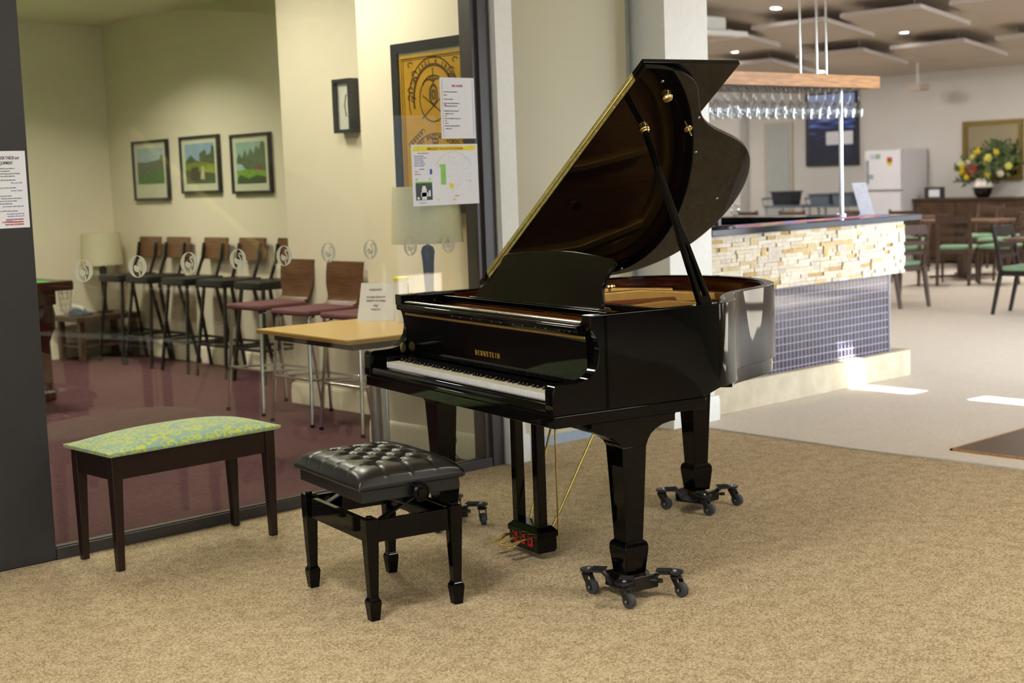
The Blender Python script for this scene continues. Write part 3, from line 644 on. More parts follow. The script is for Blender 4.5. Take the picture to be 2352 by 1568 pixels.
for s in (-1, 1):
    b = bm_(); box(b, -HX, HX, s*HY-.011, s*HY+.011, .268, .343); ob('frame_rail', b, M_black, bench, bevel=.002)
    b = bm_(); box(b, s*HX-.011, s*HX+.011, -HY, HY, .268, .343); ob('frame_rail', b, M_black, bench, bevel=.002)
b = bm_()
for x in (-.20, .20):
    bar(b, (x, -.12, .315), (x, .09, .41), .005, .028, (1, 0, 0)); bar(b, (x+.006, .12, .315), (x+.006, -.09, .41), .005, .028, (1, 0, 0))
tube(b, [(-.20, -.12, .315), (.20, -.12, .315)], .007); tube(b, [(-.20, .12, .315), (.20, .12, .315)], .007); tube(b, [(-.24, -.02, .41), (.24, -.02, .41)], .006)
tube(b, [(-.20, .09, .405), (.20, .09, .405)], .006); tube(b, [(-.20, -.09, .405), (.20, -.09, .405)], .006)
box(b, -.245, .245, .115, .135, .30, .32); box(b, -.245, .245, -.135, -.115, .30, .32)
ob('scissor_lift', b, M_blkmetal, bench)
SXh, SYh = .262, .188
b = bm_(); box(b, -SXh, SXh, -SYh, SYh, .405, .448); ob('seat_base', b, M_vinyl, bench, bevel=.004)
for s in (-1, 1):
    b = bm_(); lathe(b, [(.010, .0), (.010, .02), (.030, .024), (.033, .030), (.031, .036), (.024, .038), (.023, .035), (.016, .035), (.015, .040), (.005, .041)], seg=32, M=Matrix.Translation((s*SXh, -.02, .422)) @ Matrix.Rotation(radians(90*s), 4, 'Y')); ob('adjusting_knob', b, M_black, bench)
def cushion():
    b = bm_(); nx, ny = 96, 72; LX, LY = SXh+.012, SYh+.012; G = {}
    gx_, gy_ = .118, .094
    btn = [(i*gx_, j*gy_) for j in (-1, 0, 1) for i in (-1.5, -.5, .5, 1.5)] + [(i*gx_, j*gy_) for j in (-.5, .5) for i in (-1, 0, 1)]
    btn = [(bx*.93, by) for bx, by in btn]
    def h(x, y):
        fx = max(0, 1-abs(x/LX)**5); fy = max(0, 1-abs(y/LY)**5)
        base = .054*(fx*fy)**.42
        dip = 0
        for bx, by in btn: q = ((x-bx)**2+(y-by)**2)/(.021**2); dip += math.exp(-q)
        a = x/(gx_*.93)+y/gy_; c = x/(gx_*.93)-y/gy_
        inner = abs(x) < gx_*.93*1.5 and abs(y) < gy_*1.0
        sa = abs(sin(pi*(a/1+.5))); sc = abs(sin(pi*(c+.5)))
        seam = (1-min(1, sa/.22))**2 + (1-min(1, sc/.22))**2
        edge = 1 if inner else 0
        # pleats running straight out to the border
        pl = 0
        if abs(y) >= gy_*.98:
            for i in (-1.5, -.5, .5, 1.5): pl += max(0, 1-abs(x-i*gx_*.93)/.010)**2
        if abs(x) >= gx_*.93*1.48:
            for j in (-1, 0, 1): pl += max(0, 1-abs(y-j*gy_)/.010)**2
        return base*(1-.52*min(1, dip)) - (.010*seam*edge + .006*pl)*min(1, base/.03)
    for i in range(nx+1):
        for j in range(ny+1):
            x = (i/nx*2-1); y = (j/ny*2-1); x = sin(x*pi/2)*.35 + x*.65; y = sin(y*pi/2)*.35 + y*.65
            X, Y = x*LX, y*LY; G[i, j] = b.verts.new((X, Y, .470+h(X, Y)))
    for i in range(nx):
        for j in range(ny): b.faces.new((G[i, j], G[i+1, j], G[i+1, j+1], G[i, j+1]))
    rim_ = [(i, 0) for i in range(nx)] + [(nx, j) for j in range(ny)] + [(i, ny) for i in range(nx, 0, -1)] + [(0, j) for j in range(ny, 0, -1)]
    prev = [G[k] for k in rim_]
    for ins, z in ((-.004, .462), (-.002, .452), (.012, .447)):
        ring = []
        for k in rim_:
            c = G[k].co; ring.append(b.verts.new((c.x - (ins if c.x > 0 else -ins)*(abs(c.x) > LX*.995), c.y - (ins if c.y > 0 else -ins)*(abs(c.y) > LY*.995), z)))
        n = len(ring)
        for k in range(n): b.faces.new((prev[k], prev[(k+1) % n], ring[(k+1) % n], ring[k]))
        prev = ring
    b.faces.new(prev)
    cu = ob('tufted_cushion', b, M_leather, bench, ang=180)
    for bx, by in btn:
        b2 = bm_(); z = .470+h(bx, by); lathe(b2, [(.0065, z-.002), (.006, z+.002), (.003, z+.004)], (bx, by, 0), 12); ob('button', b2, M_leather, cu)
cushion()

# ------------------------------------------------------------------ green upholstered bench by the glass
gb = thing('upholstered_bench', 'dark wooden bench with yellow-green ring patterned cushion beside the glass wall', 'bench', (2.925, 5.298, 0), radians(1.2))
gb.location = (2.925, 5.288, 0)
for sx_ in (-1, 1):
    for sy_ in (-1, 1):
        b = bm_(); x, y = sx_*.355, sy_*.145; prev = None
        for z, hx, dx in ((.455, .022, 0), (.37, .022, 0), (0, .0145, .006)):
            ring = [b.verts.new((x+sx_*dx*.5+i*hx, y+j*hx, z)) for i, j in ((-1, -1), (1, -1), (1, 1), (-1, 1))]
            if prev:
                for k in range(4): b.faces.new((prev[k], prev[(k+1) % 4], ring[(k+1) % 4], ring[k]))
            else: b.faces.new(ring)
            prev = ring
        b.faces.new(prev[::-1]); ob('leg', b, M_stoolwood, gb, bevel=.003, ang=25)
for s in (-1, 1):
    b = bm_(); box(b, -.35, .35, s*.148-.012, s*.148+.012, .362, .452); ob('apron', b, M_stoolwood, gb, bevel=.002)
    b = bm_(); box(b, s*.36-.012, s*.36+.012, -.14, .14, .362, .452); ob('apron', b, M_stoolwood, gb, bevel=.002)
def green_cushion():
    b = bm_(); nx, ny = 60, 26; LX, LY = .398, .188; G = {}
    for i in range(nx+1):
        for j in range(ny+1):
            x, y = (i/nx*2-1), (j/ny*2-1); h = .048*(1-abs(x)**2.6)**.8*(1-abs(y)**2.4)**.75
            G[i, j] = b.verts.new((x*LX, y*LY, .474+h))
    for i in range(nx):
        for j in range(ny): b.faces.new((G[i, j], G[i+1, j], G[i+1, j+1], G[i, j+1]))
    rim_ = [(i, 0) for i in range(nx)] + [(nx, j) for j in range(ny)] + [(i, ny) for i in range(nx, 0, -1)] + [(0, j) for j in range(ny, 0, -1)]
    prev = [G[k] for k in rim_]
    for ins, z in ((.002, .462), (.012, .456)):
        ring = []
        for k in rim_: c = G[k].co; ring.append(b.verts.new((c.x*(1-ins/LX), c.y*(1-ins/LY), z)))
        n = len(ring)
        for k in range(n): b.faces.new((prev[k], prev[(k+1) % n], ring[(k+1) % n], ring[k]))
        prev = ring
    b.faces.new(prev); ob('seat_cushion', b, M_rings, gb, ang=60)
green_cushion()

# ------------------------------------------------------------------ things fixed to the glass wall
def decal(i):
    x = 2.68501 + i*.24273
    b = bm_(); c0 = (0, 0)
    F0 = lambda y: (lambda a, z: (a, y, z))
    N = 40; outer = [(.0415*cos(2*pi*k/N), .046*sin(2*pi*k/N)) for k in range(N)]; inn = [(.0235*cos(2*pi*k/N), .0435*sin(2*pi*k/N)) for k in range(N)]
    for k in range(N):
        q = [outer[k], outer[(k+1) % N], inn[(k+1) % N], inn[k]]; prism(b, q, F0(0), F0(-.0006))
    body = catmull([(-.019, -.006), (-.013, -.019), (0, -.023), (.009, -.018), (.011, -.008), (.003, .000), (-.004, .001), (-.009, .007), (-.016, .004)], 4, True)
    prism(b, [(p.x, p.y) for p in body], F0(0), F0(-.0006))
    neck = catmull([(.006, -.018), (.016, -.012), (.013, .004), (.006, .014), (.008, .024), (.014, .025), (.016, .018)], 5)
    L = offset(neck, .0026); R = offset(neck, -.0026)
    for k in range(len(neck)-1): prism(b, [tuple(L[k]), tuple(L[k+1]), tuple(R[k+1]), tuple(R[k])], F0(0), F0(-.0006))
    prism(b, [(.002, -.024), (.010, -.024), (.010, -.040), (.004, -.043)], F0(0), F0(-.0006))
    o = ob('glass_decal', b, M_frost, smooth=False); o.location = (x, 5.5128, 1.160)
    where = ['leftmost, nearest the dark post', 'over the first black stool seat', 'third from the dark post', 'fourth from the dark post', 'middle one of the row',
             'fourth from the window frame', 'third from the window frame', 'second from the window frame, beside the lamp stem', 'rightmost, nearest the window frame'][i]
    return tag(o, 'frosted round swan sticker on the glass, ' + where, 'sticker', 'swan stickers in a row on the glass')
for i in range(9): decal(i)

def paper(name, label, x0, x1, z0, z1, y=5.508, cat='notice'):
    t = thing(name, label, cat, (x0, y, z0))
    b = bm_(); box(b, 0, x1-x0, -.0012, 0, 0, z1-z0); ob('sheet', b, M_paper, t, smooth=False)
    return t, x1-x0, z1-z0, frameM((0, -.0015, 0), (1, 0, 0), (0, 0, 1))
def lines(bm, M, rows, x, size, sx=.62):
    for y, s in rows: text_bm(bm, s, x, y, size, M, sx=sx)
t, w, h, M = paper('fire_orders_notice', 'white FIRE ORDERS sheet in a plastic sleeve on the glass, above the evacuation diagram', 4.607, 4.829, 1.676, 1.974)
b = bm_(); text_bm(b, 'FIRE ORDERS', w*.5, h-.045, .014, M, 'CENTER', .85, .0004)
for k, s in ((.075, ''), (.088, '000 fire'), (.136, 'RING'), (.160, ''), (.189, 'Close'), (.225, 'Evacuate'), (.240, '')):
    if s: text_bm(b, s, .022, h-k, .0085, M, sx=.8)
ob('red_lettering', b, M_inkred, t, smooth=False)
b = bm_(); lines(b, M, [(h-.072, '1. Assist any person in immediate danger if'), (h-.108, '2. Close the door behind you'), (h-.128, '3. Advise Fire Brigade on 000, if possible and the'), (h-.141, '    safest alarm point located in the room'), (h-.165, '4. Extinguish the fire using the appropriate fire'), (h-.178, '    extinguisher of the correct'), (h-.202, '5. Proceed to the Assembly Area using nearest exit'), (h-.214, '    door'), (h-.238, '6. Remain at the assembly point until advised by'), (h-.251, '    emergency services')], .02, .0082)
for q in (.012, w-.0135): box(b, q, q+.001, -.0017, -.0013, .01, h-.012)
ob('black_lettering', b, M_ink, t, smooth=False)
t, w, h, M = paper('evacuation_diagram', 'EMERGENCY EVACUATION DIAGRAM with yellow heading taped on the glass below the fire orders', 4.410, 4.835, 1.352, 1.649)
MYL = mat('yellow_print', '#e8dc1e', .5)
for nm, q in (('heading_band', (.012, w-.012, h-.032, h-.008)), ('building_block', (w-.19, w-.165, .08, .105)), ('legend_square', (.155, .163, .022, .036)), ('legend_square', (w-.17, w-.155, .02, .03))):
    b = bm_(); box(b, q[0], q[1], -.0019, -.0013, q[2], q[3]); ob(nm, b, MYL, t, smooth=False)
b = bm_(); text_bm(b, 'EMERGENCY EVACUATION DIAGRAM', w*.5, h-.0265, .0165, frameM((0, -.002, 0), (1, 0, 0), (0, 0, 1)), 'CENTER', .82, .0003); text_bm(b, 'IN AN EMERGENCY', .04, h-.045, .008, M)
for k in range(3): text_bm(b, ['ALERT', 'EVACUATE', 'LEGEND'][k], [.016, .016, w-.16][k], [h-.133, h-.146, .04][k], .0075, M)
ob('red_lettering', b, M_inkred, t, smooth=False)
b = bm_()
for k, s in enumerate(['Rescue persons in danger', 'Raise the alarm and warn others', 'Contact the fire brigade', 'Close doors to contain fire', 'Evacuate to the assembly area', 'Remain there until advised']): text_bm(b, s, .016, h-.057-k*.0095, .0075, M, sx=.75)
text_bm(b, 'ALARMS', .045, h-.122, .0085, M); text_bm(b, 'YOU ARE HERE', .04, .012, .006, M)
ob('blue_lettering', b, M_inkblue, t, smooth=False)
b = bm_(); box(b, w-.245, w-.213, -.0018, -.0013, .10, .20); box(b, w-.252, w-.236, -.0020, -.0013, .185, .2); box(b, w-.06, w-.052, -.0018, -.0013, .11, .118)
for q in (.02, .105): box(b, q, q+.01, -.0018, -.0013, h-.172, h-.164)
box(b, .018, .122, -.0018, -.0013, h-.186, h-.179)
ob('green_print', b, mat('green_print', '#86c95a', .5), t, smooth=False)
b = bm_(); box(b, .018, .122, -.0018, -.0013, .028, h-.186); ob('site_photo', b, mat('dark_green_print', '#2f4038', .5, vary=.3, scale=90), t, smooth=False)
b = bm_()
for x_, z_, ww, hh in ((.055, .03, .03, .055), (.05, .045, .045, .02), (.06, .085, .02, .012), (.026, .032, .014, .012), (.098, .045, .012, .03)): box(b, x_, x_+ww, -.0022, -.0017, z_, z_+hh)
ob('site_buildings', b, M_paper, t, smooth=False)
b = bm_()
random.seed(5)
for k in range(60):
    x_ = w-.20+random.random()*.15; z_ = .05+random.random()*.19; box(b, x_, x_+.002+random.random()*.007, -.0016, -.0013, z_, z_+.0012)
for k in range(24):
    a0 = radians(30+k*5); a1 = radians(35+k*5); r_ = .13; c_ = (w-.16, .13)
    bar(b, (c_[0]+r_*cos(a0), -.0015, c_[1]+r_*sin(a0)), (c_[0]+r_*cos(a1), -.0015, c_[1]+r_*sin(a1)), .0004, .0009, (0, 0, 1))
ob('plan_lines', b, mat('pale_blue_ink', '#6d90ad', .6), t, smooth=False)
b = bm_(); lathe(b, [(.007, 0), (.007, .0004)], seg=20, M=Matrix.Translation((.118, -.0015, h-.125)) @ Matrix.Rotation(radians(90), 4, 'X')); box(b, .111, .125, -.0018, -.0013, h-.145, h-.125); ob('blue_badge', b, M_inkblue, t, smooth=False)
t, w, h, M = paper('billiard_rules_notice', 'white notice about tables and equipment taped to the dark post', 2.262, 2.468, 1.347, 1.646, 5.5025)
b = bm_()
text_bm(b, 'SNOOKER TABLES and', w-.026, h-.032, .0165, M, 'RIGHT', .66, .0003); text_bm(b, 'EQUIPMENT', w-.052, h-.052, .0165, M, 'RIGHT', .66, .0003)
rows = [(.070, 'to help maintain the new tables and'), (.080, 'these are not likely to be replaced for'), (.090, 'it would be appreciated if the following'), (.100, 'rules could be adhered to.'), (.115, 'Do not allow to fall onto the tables when'), (.145, 'banging cues or rests on the tables'), (.176, 'This table has now been turned around'), (.186, 'should be performed in the opposite'), (.196, 'for all players to ensure that you always'), (.206, 'table towards the black spot'), (.235, 'racks are provided for all cues and rests')]
for k, s in rows: text_bm(b, s, w-.026-.02*((int(k*1000) % 3)), h-k, .0085, M, 'RIGHT', .66)
text_bm(b, 'corporation.', .11, .025, .0085, M, 'LEFT', .66)
ob('black_lettering', b, M_ink, t, smooth=False)
b = bm_(); 
for k, s in ((.126, '(This can cut the cloth)'), (.156, 'scratching or cutting the'), (.217, 'play "with the nap" - which is always in that'), (.246, 'when resting them against the newly'), (.255, 'causing injury to other players who')): text_bm(b, s, w-.02, h-k, .0078, M, 'RIGHT', .62)
ob('blue_lettering', b, M_inkblue, t, smooth=False)
b = bm_()
for k, s in ((.2685-.0, 'PLEASE NOTE GUESTS ARE NOT'), (.2785, 'TO USE THE SNOOKER/BILLIARD/POOL'), (.288-.0, 'UNLESS UNDER THE SUPERVISION')): text_bm(b, s, w-.024, h-k, .008, M, 'RIGHT', .62, .0003)
ob('red_lettering', b, M_inkred, t, smooth=False)

# ------------------------------------------------------------------ billiard room contents
def chrome_stool():
    t = thing('chrome_bar_stool', 'chrome-legged stool with plum seat and brown plywood back, farthest from the piano', 'bar stool', (5.27, 8.14, 0), 0, 'chrome bar stools behind the glass')
    # faces -x ; local x forward = -x world -> build with front at -x
    prof = [(-.23, .690), (-.20, .70), (-.05, .695), (.10, .700), (.17, .715), (.20, .74), (.215, .80), (.222, .90), (.235, .985)]
    pp_ = catmull(prof, 4); L = offset(pp_, .006); R = offset(pp_, -.006)
    b = bm_(); n = len(pp_); k0 = next(i for i, p in enumerate(pp_) if p.x > .14)
    def wd(i): z = pp_[i].y; return .16 + (.03*smooth01((z-.74)/.1) if z > .74 else .03*0)
    prev = None
    for i in range(k0, n):
        w = wd(i); ring = [b.verts.new((L[i].x, -w, L[i].y)), b.verts.new((L[i].x, w, L[i].y)), b.verts.new((R[i].x, w, R[i].y)), b.verts.new((R[i].x, -w, R[i].y))]
        if prev:
            for k in range(4): b.faces.new((prev[k], prev[(k+1) % 4], ring[(k+1) % 4], ring[k]))
        else: b.faces.new(ring)
        prev = ring
    b.faces.new(prev[::-1]); ob('backrest', b, M_seatwood2, t, bevel=.003)
    b = bm_(); zprism(b, [(-.22, -.20), (-.235, 0), (-.22, .20), (.16, .19), (.19, .12), (.19, -.12), (.16, -.19)], .680, .715); ob('seat', b, M_plum, t, bevel=.014, seg=3)
    F = [(-.19, .17), (-.19, -.17), (.17, .17), (.17, -.17)]; G = [(-.235, .215), (-.235, -.215), (.225, .215), (.225, -.215)]
    for (x0_, y0_), (x1_, y1_) in zip(F, G):
        b = bm_(); tube(b, [(x0_*.8, y0_, .672), (x0_, y0_, .660), (x1_, y1_, .012)], .0115, 12); lathe(b, [(.015, 0), (.014, .02)], (x1_, y1_, 0), 12, mi=1); ob('leg', b, [M_chrome, M_ebony], t)
    k = lambda i, z: ((F[i][0]+(G[i][0]-F[i][0])*(.66-z)/.648), (F[i][1]+(G[i][1]-F[i][1])*(.66-z)/.648), z)
    b = bm_(); tube(b, [k(0, .29), k(1, .29)], .009); tube(b, [k(1, .29), k(3, .26)], .008); tube(b, [k(3, .26), k(2, .26)], .008); tube(b, [k(2, .26), k(0, .29)], .008); ob('footrest', b, M_chrome, t)
    return t
cs = chrome_stool()
dup(cs, (5.20, 7.50, 0), radians(1), 'chrome-legged stool with plum seat and brown plywood back, middle of the three')
dup(cs, (5.19, 6.955, 0), radians(-1), 'chrome-legged stool with plum seat, nearest the tan table, its back hidden by the wall corner')
def wood_stool():
    t = thing('wood_back_bar_stool', 'black steel bar stool with walnut back, left end of the row beside the lamp', 'bar stool', (6.07, 11.59, 0), 0, 'black bar stools under the landscape pictures')
    b = bm_(); pts = catmull([(.205, -.19), (.215, -.19), (.22, -.1), (.225, 0), (.22, .1), (.215, .19), (.205, .19)], 4)
    prism(b, [(.19, -.185), (.205, -.20), (.215, 0), (.205, .20), (.19, .185), (.20, 0)], lambda x, y: (x, y, .895), lambda x, y: (x+.03, y, 1.075)); ob('backrest', b, M_seatwood, t, bevel=.008, seg=3)
    b = bm_(); zprism(b, [(-.20, -.19), (-.215, 0), (-.20, .19), (.17, .19), (.19, 0), (.17, -.19)], .705, .768); ob('seat', b, M_vinyl, t, bevel=.016, seg=3)
    for s in (-1, 1):
        b = bm_(); bar(b, (-.15, s*.15, .72), (-.225, s*.215, 0), .022, .022, (1, 0, 0)); ob('leg', b, M_blkmetal, t)
        b = bm_(); bar(b, (.17, s*.15, .90), (.10, s*.155, .72), .02, .02, (1, 0, 0)); bar(b, (.195, s*.15, 1.03), (.17, s*.15, .88), .02, .02, (1, 0, 0)); bar(b, (.10, s*.155, .73), (.235, s*.215, 0), .022, .022, (1, 0, 0)); ob('rear_leg', b, M_blkmetal, t)
    b = bm_()
    for s in (-1, 1): bar(b, (-.200, s*.193, .25), (.186, s*.194, .25), .018, .018)
    bar(b, (-.2, -.19, .25), (-.2, .19, .25), .018, .018); bar(b, (.186, -.19, .25), (.186, .19, .25), .018, .018); ob('footrest', b, M_blkmetal, t)
    return t
ws = wood_stool()
for y, r, l in ((11.10, 1, 'second from the lamp'), (10.49, -1, 'middle of the row'), (9.93, 1, 'fourth from the lamp'), (9.38, 0, 'right end, cut by the wall corner')):
    dup(ws, (6.07, y, 0), radians(r), 'black steel bar stool with walnut back, ' + l)
# tan table
tt = thing('tan_table', 'tan laminate table with chrome tube legs behind the glass', 'table', (4.515, 6.09, 0), radians(-5))
b = bm_(); box(b, -.385, .355, -.465, .465, .698, .722); ob('tabletop', b, [M_tan], tt, bevel=.002)
b = bm_(); box(b, -.388, .358, -.468, .468, .699, .716); ob('edge_band', b, M_tanedge, tt)
b = bm_(); lathe(b, [(.04, 0), (.04, .008), (.027, .012), (.027, .698)], (-.12, -.34, 0), 24); ob('leg', b, M_steel, tt)
b = bm_(); lathe(b, [(.04, 0), (.04, .008), (.027, .012), (.027, .698)], (.25, .34, 0), 24); ob('leg', b, M_steel, tt)
b = bm_(); box(b, -.32, .30, -.40, .40, .66, .697); ob('table_frame', b, M_ebony, tt)
# lamps
def table_lamp(label, x, y, z, s=1.0, hb=.44):
    t = thing('table_lamp', label, 'lamp', (x, y, z), 0, 'matching table lamps with linen shades')
    b = bm_(); lathe(b, [(.07*s, 0), (.07*s, .012), (.022*s, .02), (.018*s, .10), (.030*s, hb*.78), (.036*s, hb*.90), (.028*s, hb*.95), (.012*s, hb*.97)], seg=24); ob('base', b, M_stoolwood, t)
    b = bm_(); lathe(b, [(.008, hb*.96), (.008, hb+.16)], seg=10); ob('stem', b, M_steel, t)
    b = bm_(); R0, R1 = .185*s, .168*s; lathe(b, [(R0, hb+.0), (R1, hb+.285), (R1-.003, hb+.285), (R0-.003, hb)], seg=48, cap=False); lathe(b, [(R0+.001, hb-.001), (R0+.001, hb+.006)], seg=48, cap=False); ob('lamp_shade', b, M_shade, t, ang=60)
    return t
table_lamp('table lamp with wide linen shade on the tan table, beside the poster', 4.665, 5.725, .722)
table_lamp('small table lamp with linen shade on the side table in the far corner', 6.09, 12.12, .40, 1.0, .43)
# PLEASE NOTE sign and tin on the tan table
t = thing('desk_sign', 'white PLEASE NOTE sign on the tan table, leaning back behind the glass', 'sign', (4.755, 6.31, .7225), radians(-52))
b = bm_(); prism(b, [(-.105, 0), (.105, 0), (.098, .205), (-.082, .208)], lambda x, z: (x, z*.18, z), lambda x, z: (x, z*.18+.006, z)); prism(b, [(-.09, 0), (.09, 0), (.09, .10), (-.09, .10)], lambda x, z: (x, .075-z*.4, z), lambda x, z: (x, .079-z*.4, z)); ob('board', b, M_paper, t)
Ms = frameM((0, -.001, 0), (1, 0, 0), (0, .18, 1)); b = bm_(); text_bm(b, 'PLEASE NOTE', 0, .168, .014, Ms, 'CENTER', .8)
for z_, s_ in ((.128, 'THE GAMES TABLE IS FOR'), (.108, 'RESIDENTS ONLY PLEASE'), (.08, 'AFTER'), (.06, 'THANK YOU')): text_bm(b, s_, .0, z_, .0125, Ms, 'CENTER', .75)
ob('print', b, M_ink, t, smooth=False)
t = thing('storage_tin', 'small black and white tin with a yellow lid beside the PLEASE NOTE sign', 'tin', (4.80, 6.13, .7225))
b = bm_(); lathe(b, [(.040, 0), (.040, .225)], seg=32); ob('body', b, [M_paper], t)
b = bm_(); lathe(b, [(.0405, .0), (.0405, .21)], seg=32, cap=False); vs_ = [v for v in b.verts if v.co.x < .01]; bmesh.ops.delete(b, geom=vs_, context='VERTS'); ob('dark_label', b, M_darkplastic, t)
b = bm_(); lathe(b, [(.043, .225), (.043, .24), (.038, .244)], seg=32); ob('lid', b, mat('yellow_lid', '#e0d020', .5), t)
# pictures
def landscape(i, y0, y1, z0, z1, label, kind):
    t = thing('framed_landscape', label, 'picture', (6.345, (y0+y1)/2, z0), 0, 'framed golf landscape pictures')
    W, H = (y1-y0)/2, z1-z0
    b = bm_(); F = .022
    for a, c, d, e in ((-W, W, 0, F), (-W, W, H-F, H), (-W, -W+F, F, H-F), (W-F, W, F, H-F)): box(b, -.032, 0, a, c, d, e)
    ob('frame', b, M_pictframe, t)
    b = bm_(); box(b, -.018, -.002, -W+F, W-F, F, H-F); ob('mount', b, M_matte, t)
    m0 = .085 if kind == 0 else .06; a0, a1, b0, b1 = -W+.075, W-.075, m0+.02 + (.04 if kind == 0 else 0), H-.065
    def layer(pts, col, d, nm):
        b = bm_(); prism(b, [(a0+p*(a1-a0), b0+q*(b1-b0)) for p, q in pts], lambda y, z: (-.019-d, y, z), lambda y, z: (-.0192-d, y, z)); ob(nm, b, mat('print_'+col[1:], col, .5, vary=.22, scale=35), pr)
    b = bm_(); prism(b, [(a0, b0), (a1, b0), (a1, b1), (a0, b1)], lambda y, z: (-.0180, y, z), lambda y, z: (-.0188, y, z)); pr = ob('print', b, mat('print_sky%d' % kind, ['#b9cfe3', '#9db9de', '#9fc4c2'][kind], .5, vary=.12, scale=6), t)
    # y grows to the left in view
    if kind == 0:
        layer([(0, 0), (1, 0), (1, .62), (.6, .60), (.15, .66), (.1, .8), (0, .78)], '#5c6b58', .0004, 'hills'); layer([(0, 0), (1, 0), (1, .18), (.5, .30), (0, .38)], '#4f8038', .0008, 'grass')
    if kind == 1:
        layer([(0, 0), (1, 0), (1, .55), (.8, .72), (.65, .6), (.5, .55), (.5, .75), (.3, .85), (.25, .70), (.12, .75), (.08, .95), (0, .9)], '#47592f', .0004, 'trees'); layer([(0, .25), (1, .35), (1, .52), (.5, .55), (0, .48)], '#9aa83c', .0008, 'grass'); layer([(.35, .1), (.5, .12), (.42, .45), (.36, .4)], '#c9bfa0', .0012, 'path'); layer([(.5, .05), (.85, .1), (.8, .4), (.55, .42)], '#39402f', .0012, 'shrub')
    if kind == 2:
        layer([(0, .3), (1, .35), (1, .55), (.9, .75), (.8, .6), (.7, .82), (.6, .65), (.5, .85), (.4, .7), (.3, .9), (.2, .8), (.12, 1), (0, .95)], '#4d6b46', .0004, 'trees'); layer([(0, 0), (1, 0), (1, .32), (.5, .34), (0, .30)], '#7fae2e', .0008, 'grass'); layer([(0, 0), (1, 0), (1, .10), (.9, .22), (.6, .12), (.3, .2), (0, .15)], '#2d4a20', .0012, 'bushes'); layer([(.1, .33), (.4, .33), (.35, .42), (.15, .43)], '#8b3a56', .0012, 'flowers'); layer([(.7, .34), (1, .34), (1, .5), (.8, .46)], '#a9c6d6', .0012, 'pond')
    b = bm_(); box(b, -.021, -.0200, -W+F, W-F, F, H-F); ob('glazing', b, M_pane, t, smooth=False)
landscape(0, 11.255, 11.87, 1.391, 1.915, 'framed landscape of dark hills and green fairway, nearest the room corner', 0)
landscape(1, 10.415, 11.035, 1.440, 1.918, 'framed landscape with cloudy blue sky and path, between two others', 1)
landscape(2, 9.655, 10.228, 1.425, 1.900, 'framed landscape with tall firs and bright lawn, nearest the clock', 2)
# clock and remote
t = thing('wall_clock', 'rectangular dark-framed wall clock with pale dial', 'clock', (5.506, 7.465, 1.792))
b = bm_()
for a, c, d, e in ((-.092, .092, 0, .022), (-.092, .092, .313, .335), (-.092, -.07, .022, .313), (.07, .092, .022, .313)): box(b, -.075, 0, a, c, d, e)
ob('frame', b, mat('clock_case', '#2f3538', .3), t, bevel=.003)
b = bm_(); box(b, -.045, -.01, -.07, .07, .022, .313); ob('dial', b, mat('clock_dial', '#c9cbbd', .5), t)
b = bm_(); bar(b, (-.047, 0, .168), (-.047, -.02, .24), .003, .004); bar(b, (-.047, 0, .168), (-.047, -.015, .10), .003, .005); ob('hands', b, M_ink, t)
t = thing('air_conditioner_remote', 'white air conditioner remote in a wall holder beside the clock', 'remote', (5.506, 7.29, 1.70))
b = bm_(); box(b, -.022, 0, -.03, .03, 0, .085); ob('holder', b, M_cream2, t, bevel=.004)
b = bm_(); box(b, -.030, -.006, -.026, .026, .02, .19); ob('handset', b, M_white, t, bevel=.008)
b = bm_(); box(b, -.0312, -.0298, -.017, .017, .13, .175); ob('display', b, mat('lcd', '#3b443f', .3), t)
# poster
t = thing('framed_rules_poster', 'large black-framed ochre poster of billiards and snooker rules', 'poster', (4.908, 5.90, 1.30))
b = bm_(); Wp, Hp = .335, .905; Fp = .052
for a, c, d, e in ((-Wp, Wp, 0, Fp), (-Wp, Wp, Hp-Fp, Hp), (-Wp, -Wp+Fp, Fp, Hp-Fp), (Wp-Fp, Wp, Fp, Hp-Fp)): box(b, -.03, 0, a, c, d, e)
ob('frame', b, mat('poster_frame', '#2b2d33', .25), t)
b = bm_(); box(b, -.016, -.002, -Wp+Fp, Wp-Fp, Fp, Hp-Fp); sh = ob('mount', b, M_matte, t)
b = bm_(); box(b, -.0172, -.0155, -Wp+Fp+.006, Wp-Fp-.004, Fp, Hp-Fp-.016); sheet = ob('sheet', b, mat('ochre_paper', '#dba21c', .5, vary=.08, scale=8), t)
PM = frameM((-.0176, 0, 0), (0, -1, 0), (0, 0, 1))   # x' = -y (viewer's right)
b = bm_()
def pr_(pts, w): w *= 1.35; ribbon_pts = [Vector(p) for p in pts]; L = offset(ribbon_pts, w/2); R = offset(ribbon_pts, -w/2); [prism(b, [tuple(L[i]), tuple(L[i+1]), tuple(R[i+1]), tuple(R[i])], lambda x, z: tuple(PM @ Vector((x, z, 0))), lambda x, z: tuple(PM @ Vector((x, z, .0004)))) for i in range(len(L)-1)]
arc = lambda cx, cz, rx, rz, a0, a1, n=24: [(cx+rx*cos(radians(a0+(a1-a0)*i/n)), cz+rz*sin(radians(a0+(a1-a0)*i/n))) for i in range(n+1)]
cxp, czp = .0, .60
pr_(arc(cxp, czp, .205, .215, -20, 200), .006); pr_(arc(cxp, czp, .165, .175, -15, 195), .012); pr_(arc(cxp, czp, .115, .12, 0, 360), .006)
for q in ((-.262, .26), (-.245, .245)): pr_([(q[0], .10), (q[0], .82)], .004); pr_([(-q[0], .10), (-q[0], .82)], .004)
pr_([(-.262, .82), (.262, .82)], .005); pr_([(-.245, .81), (.245, .81)], .003)
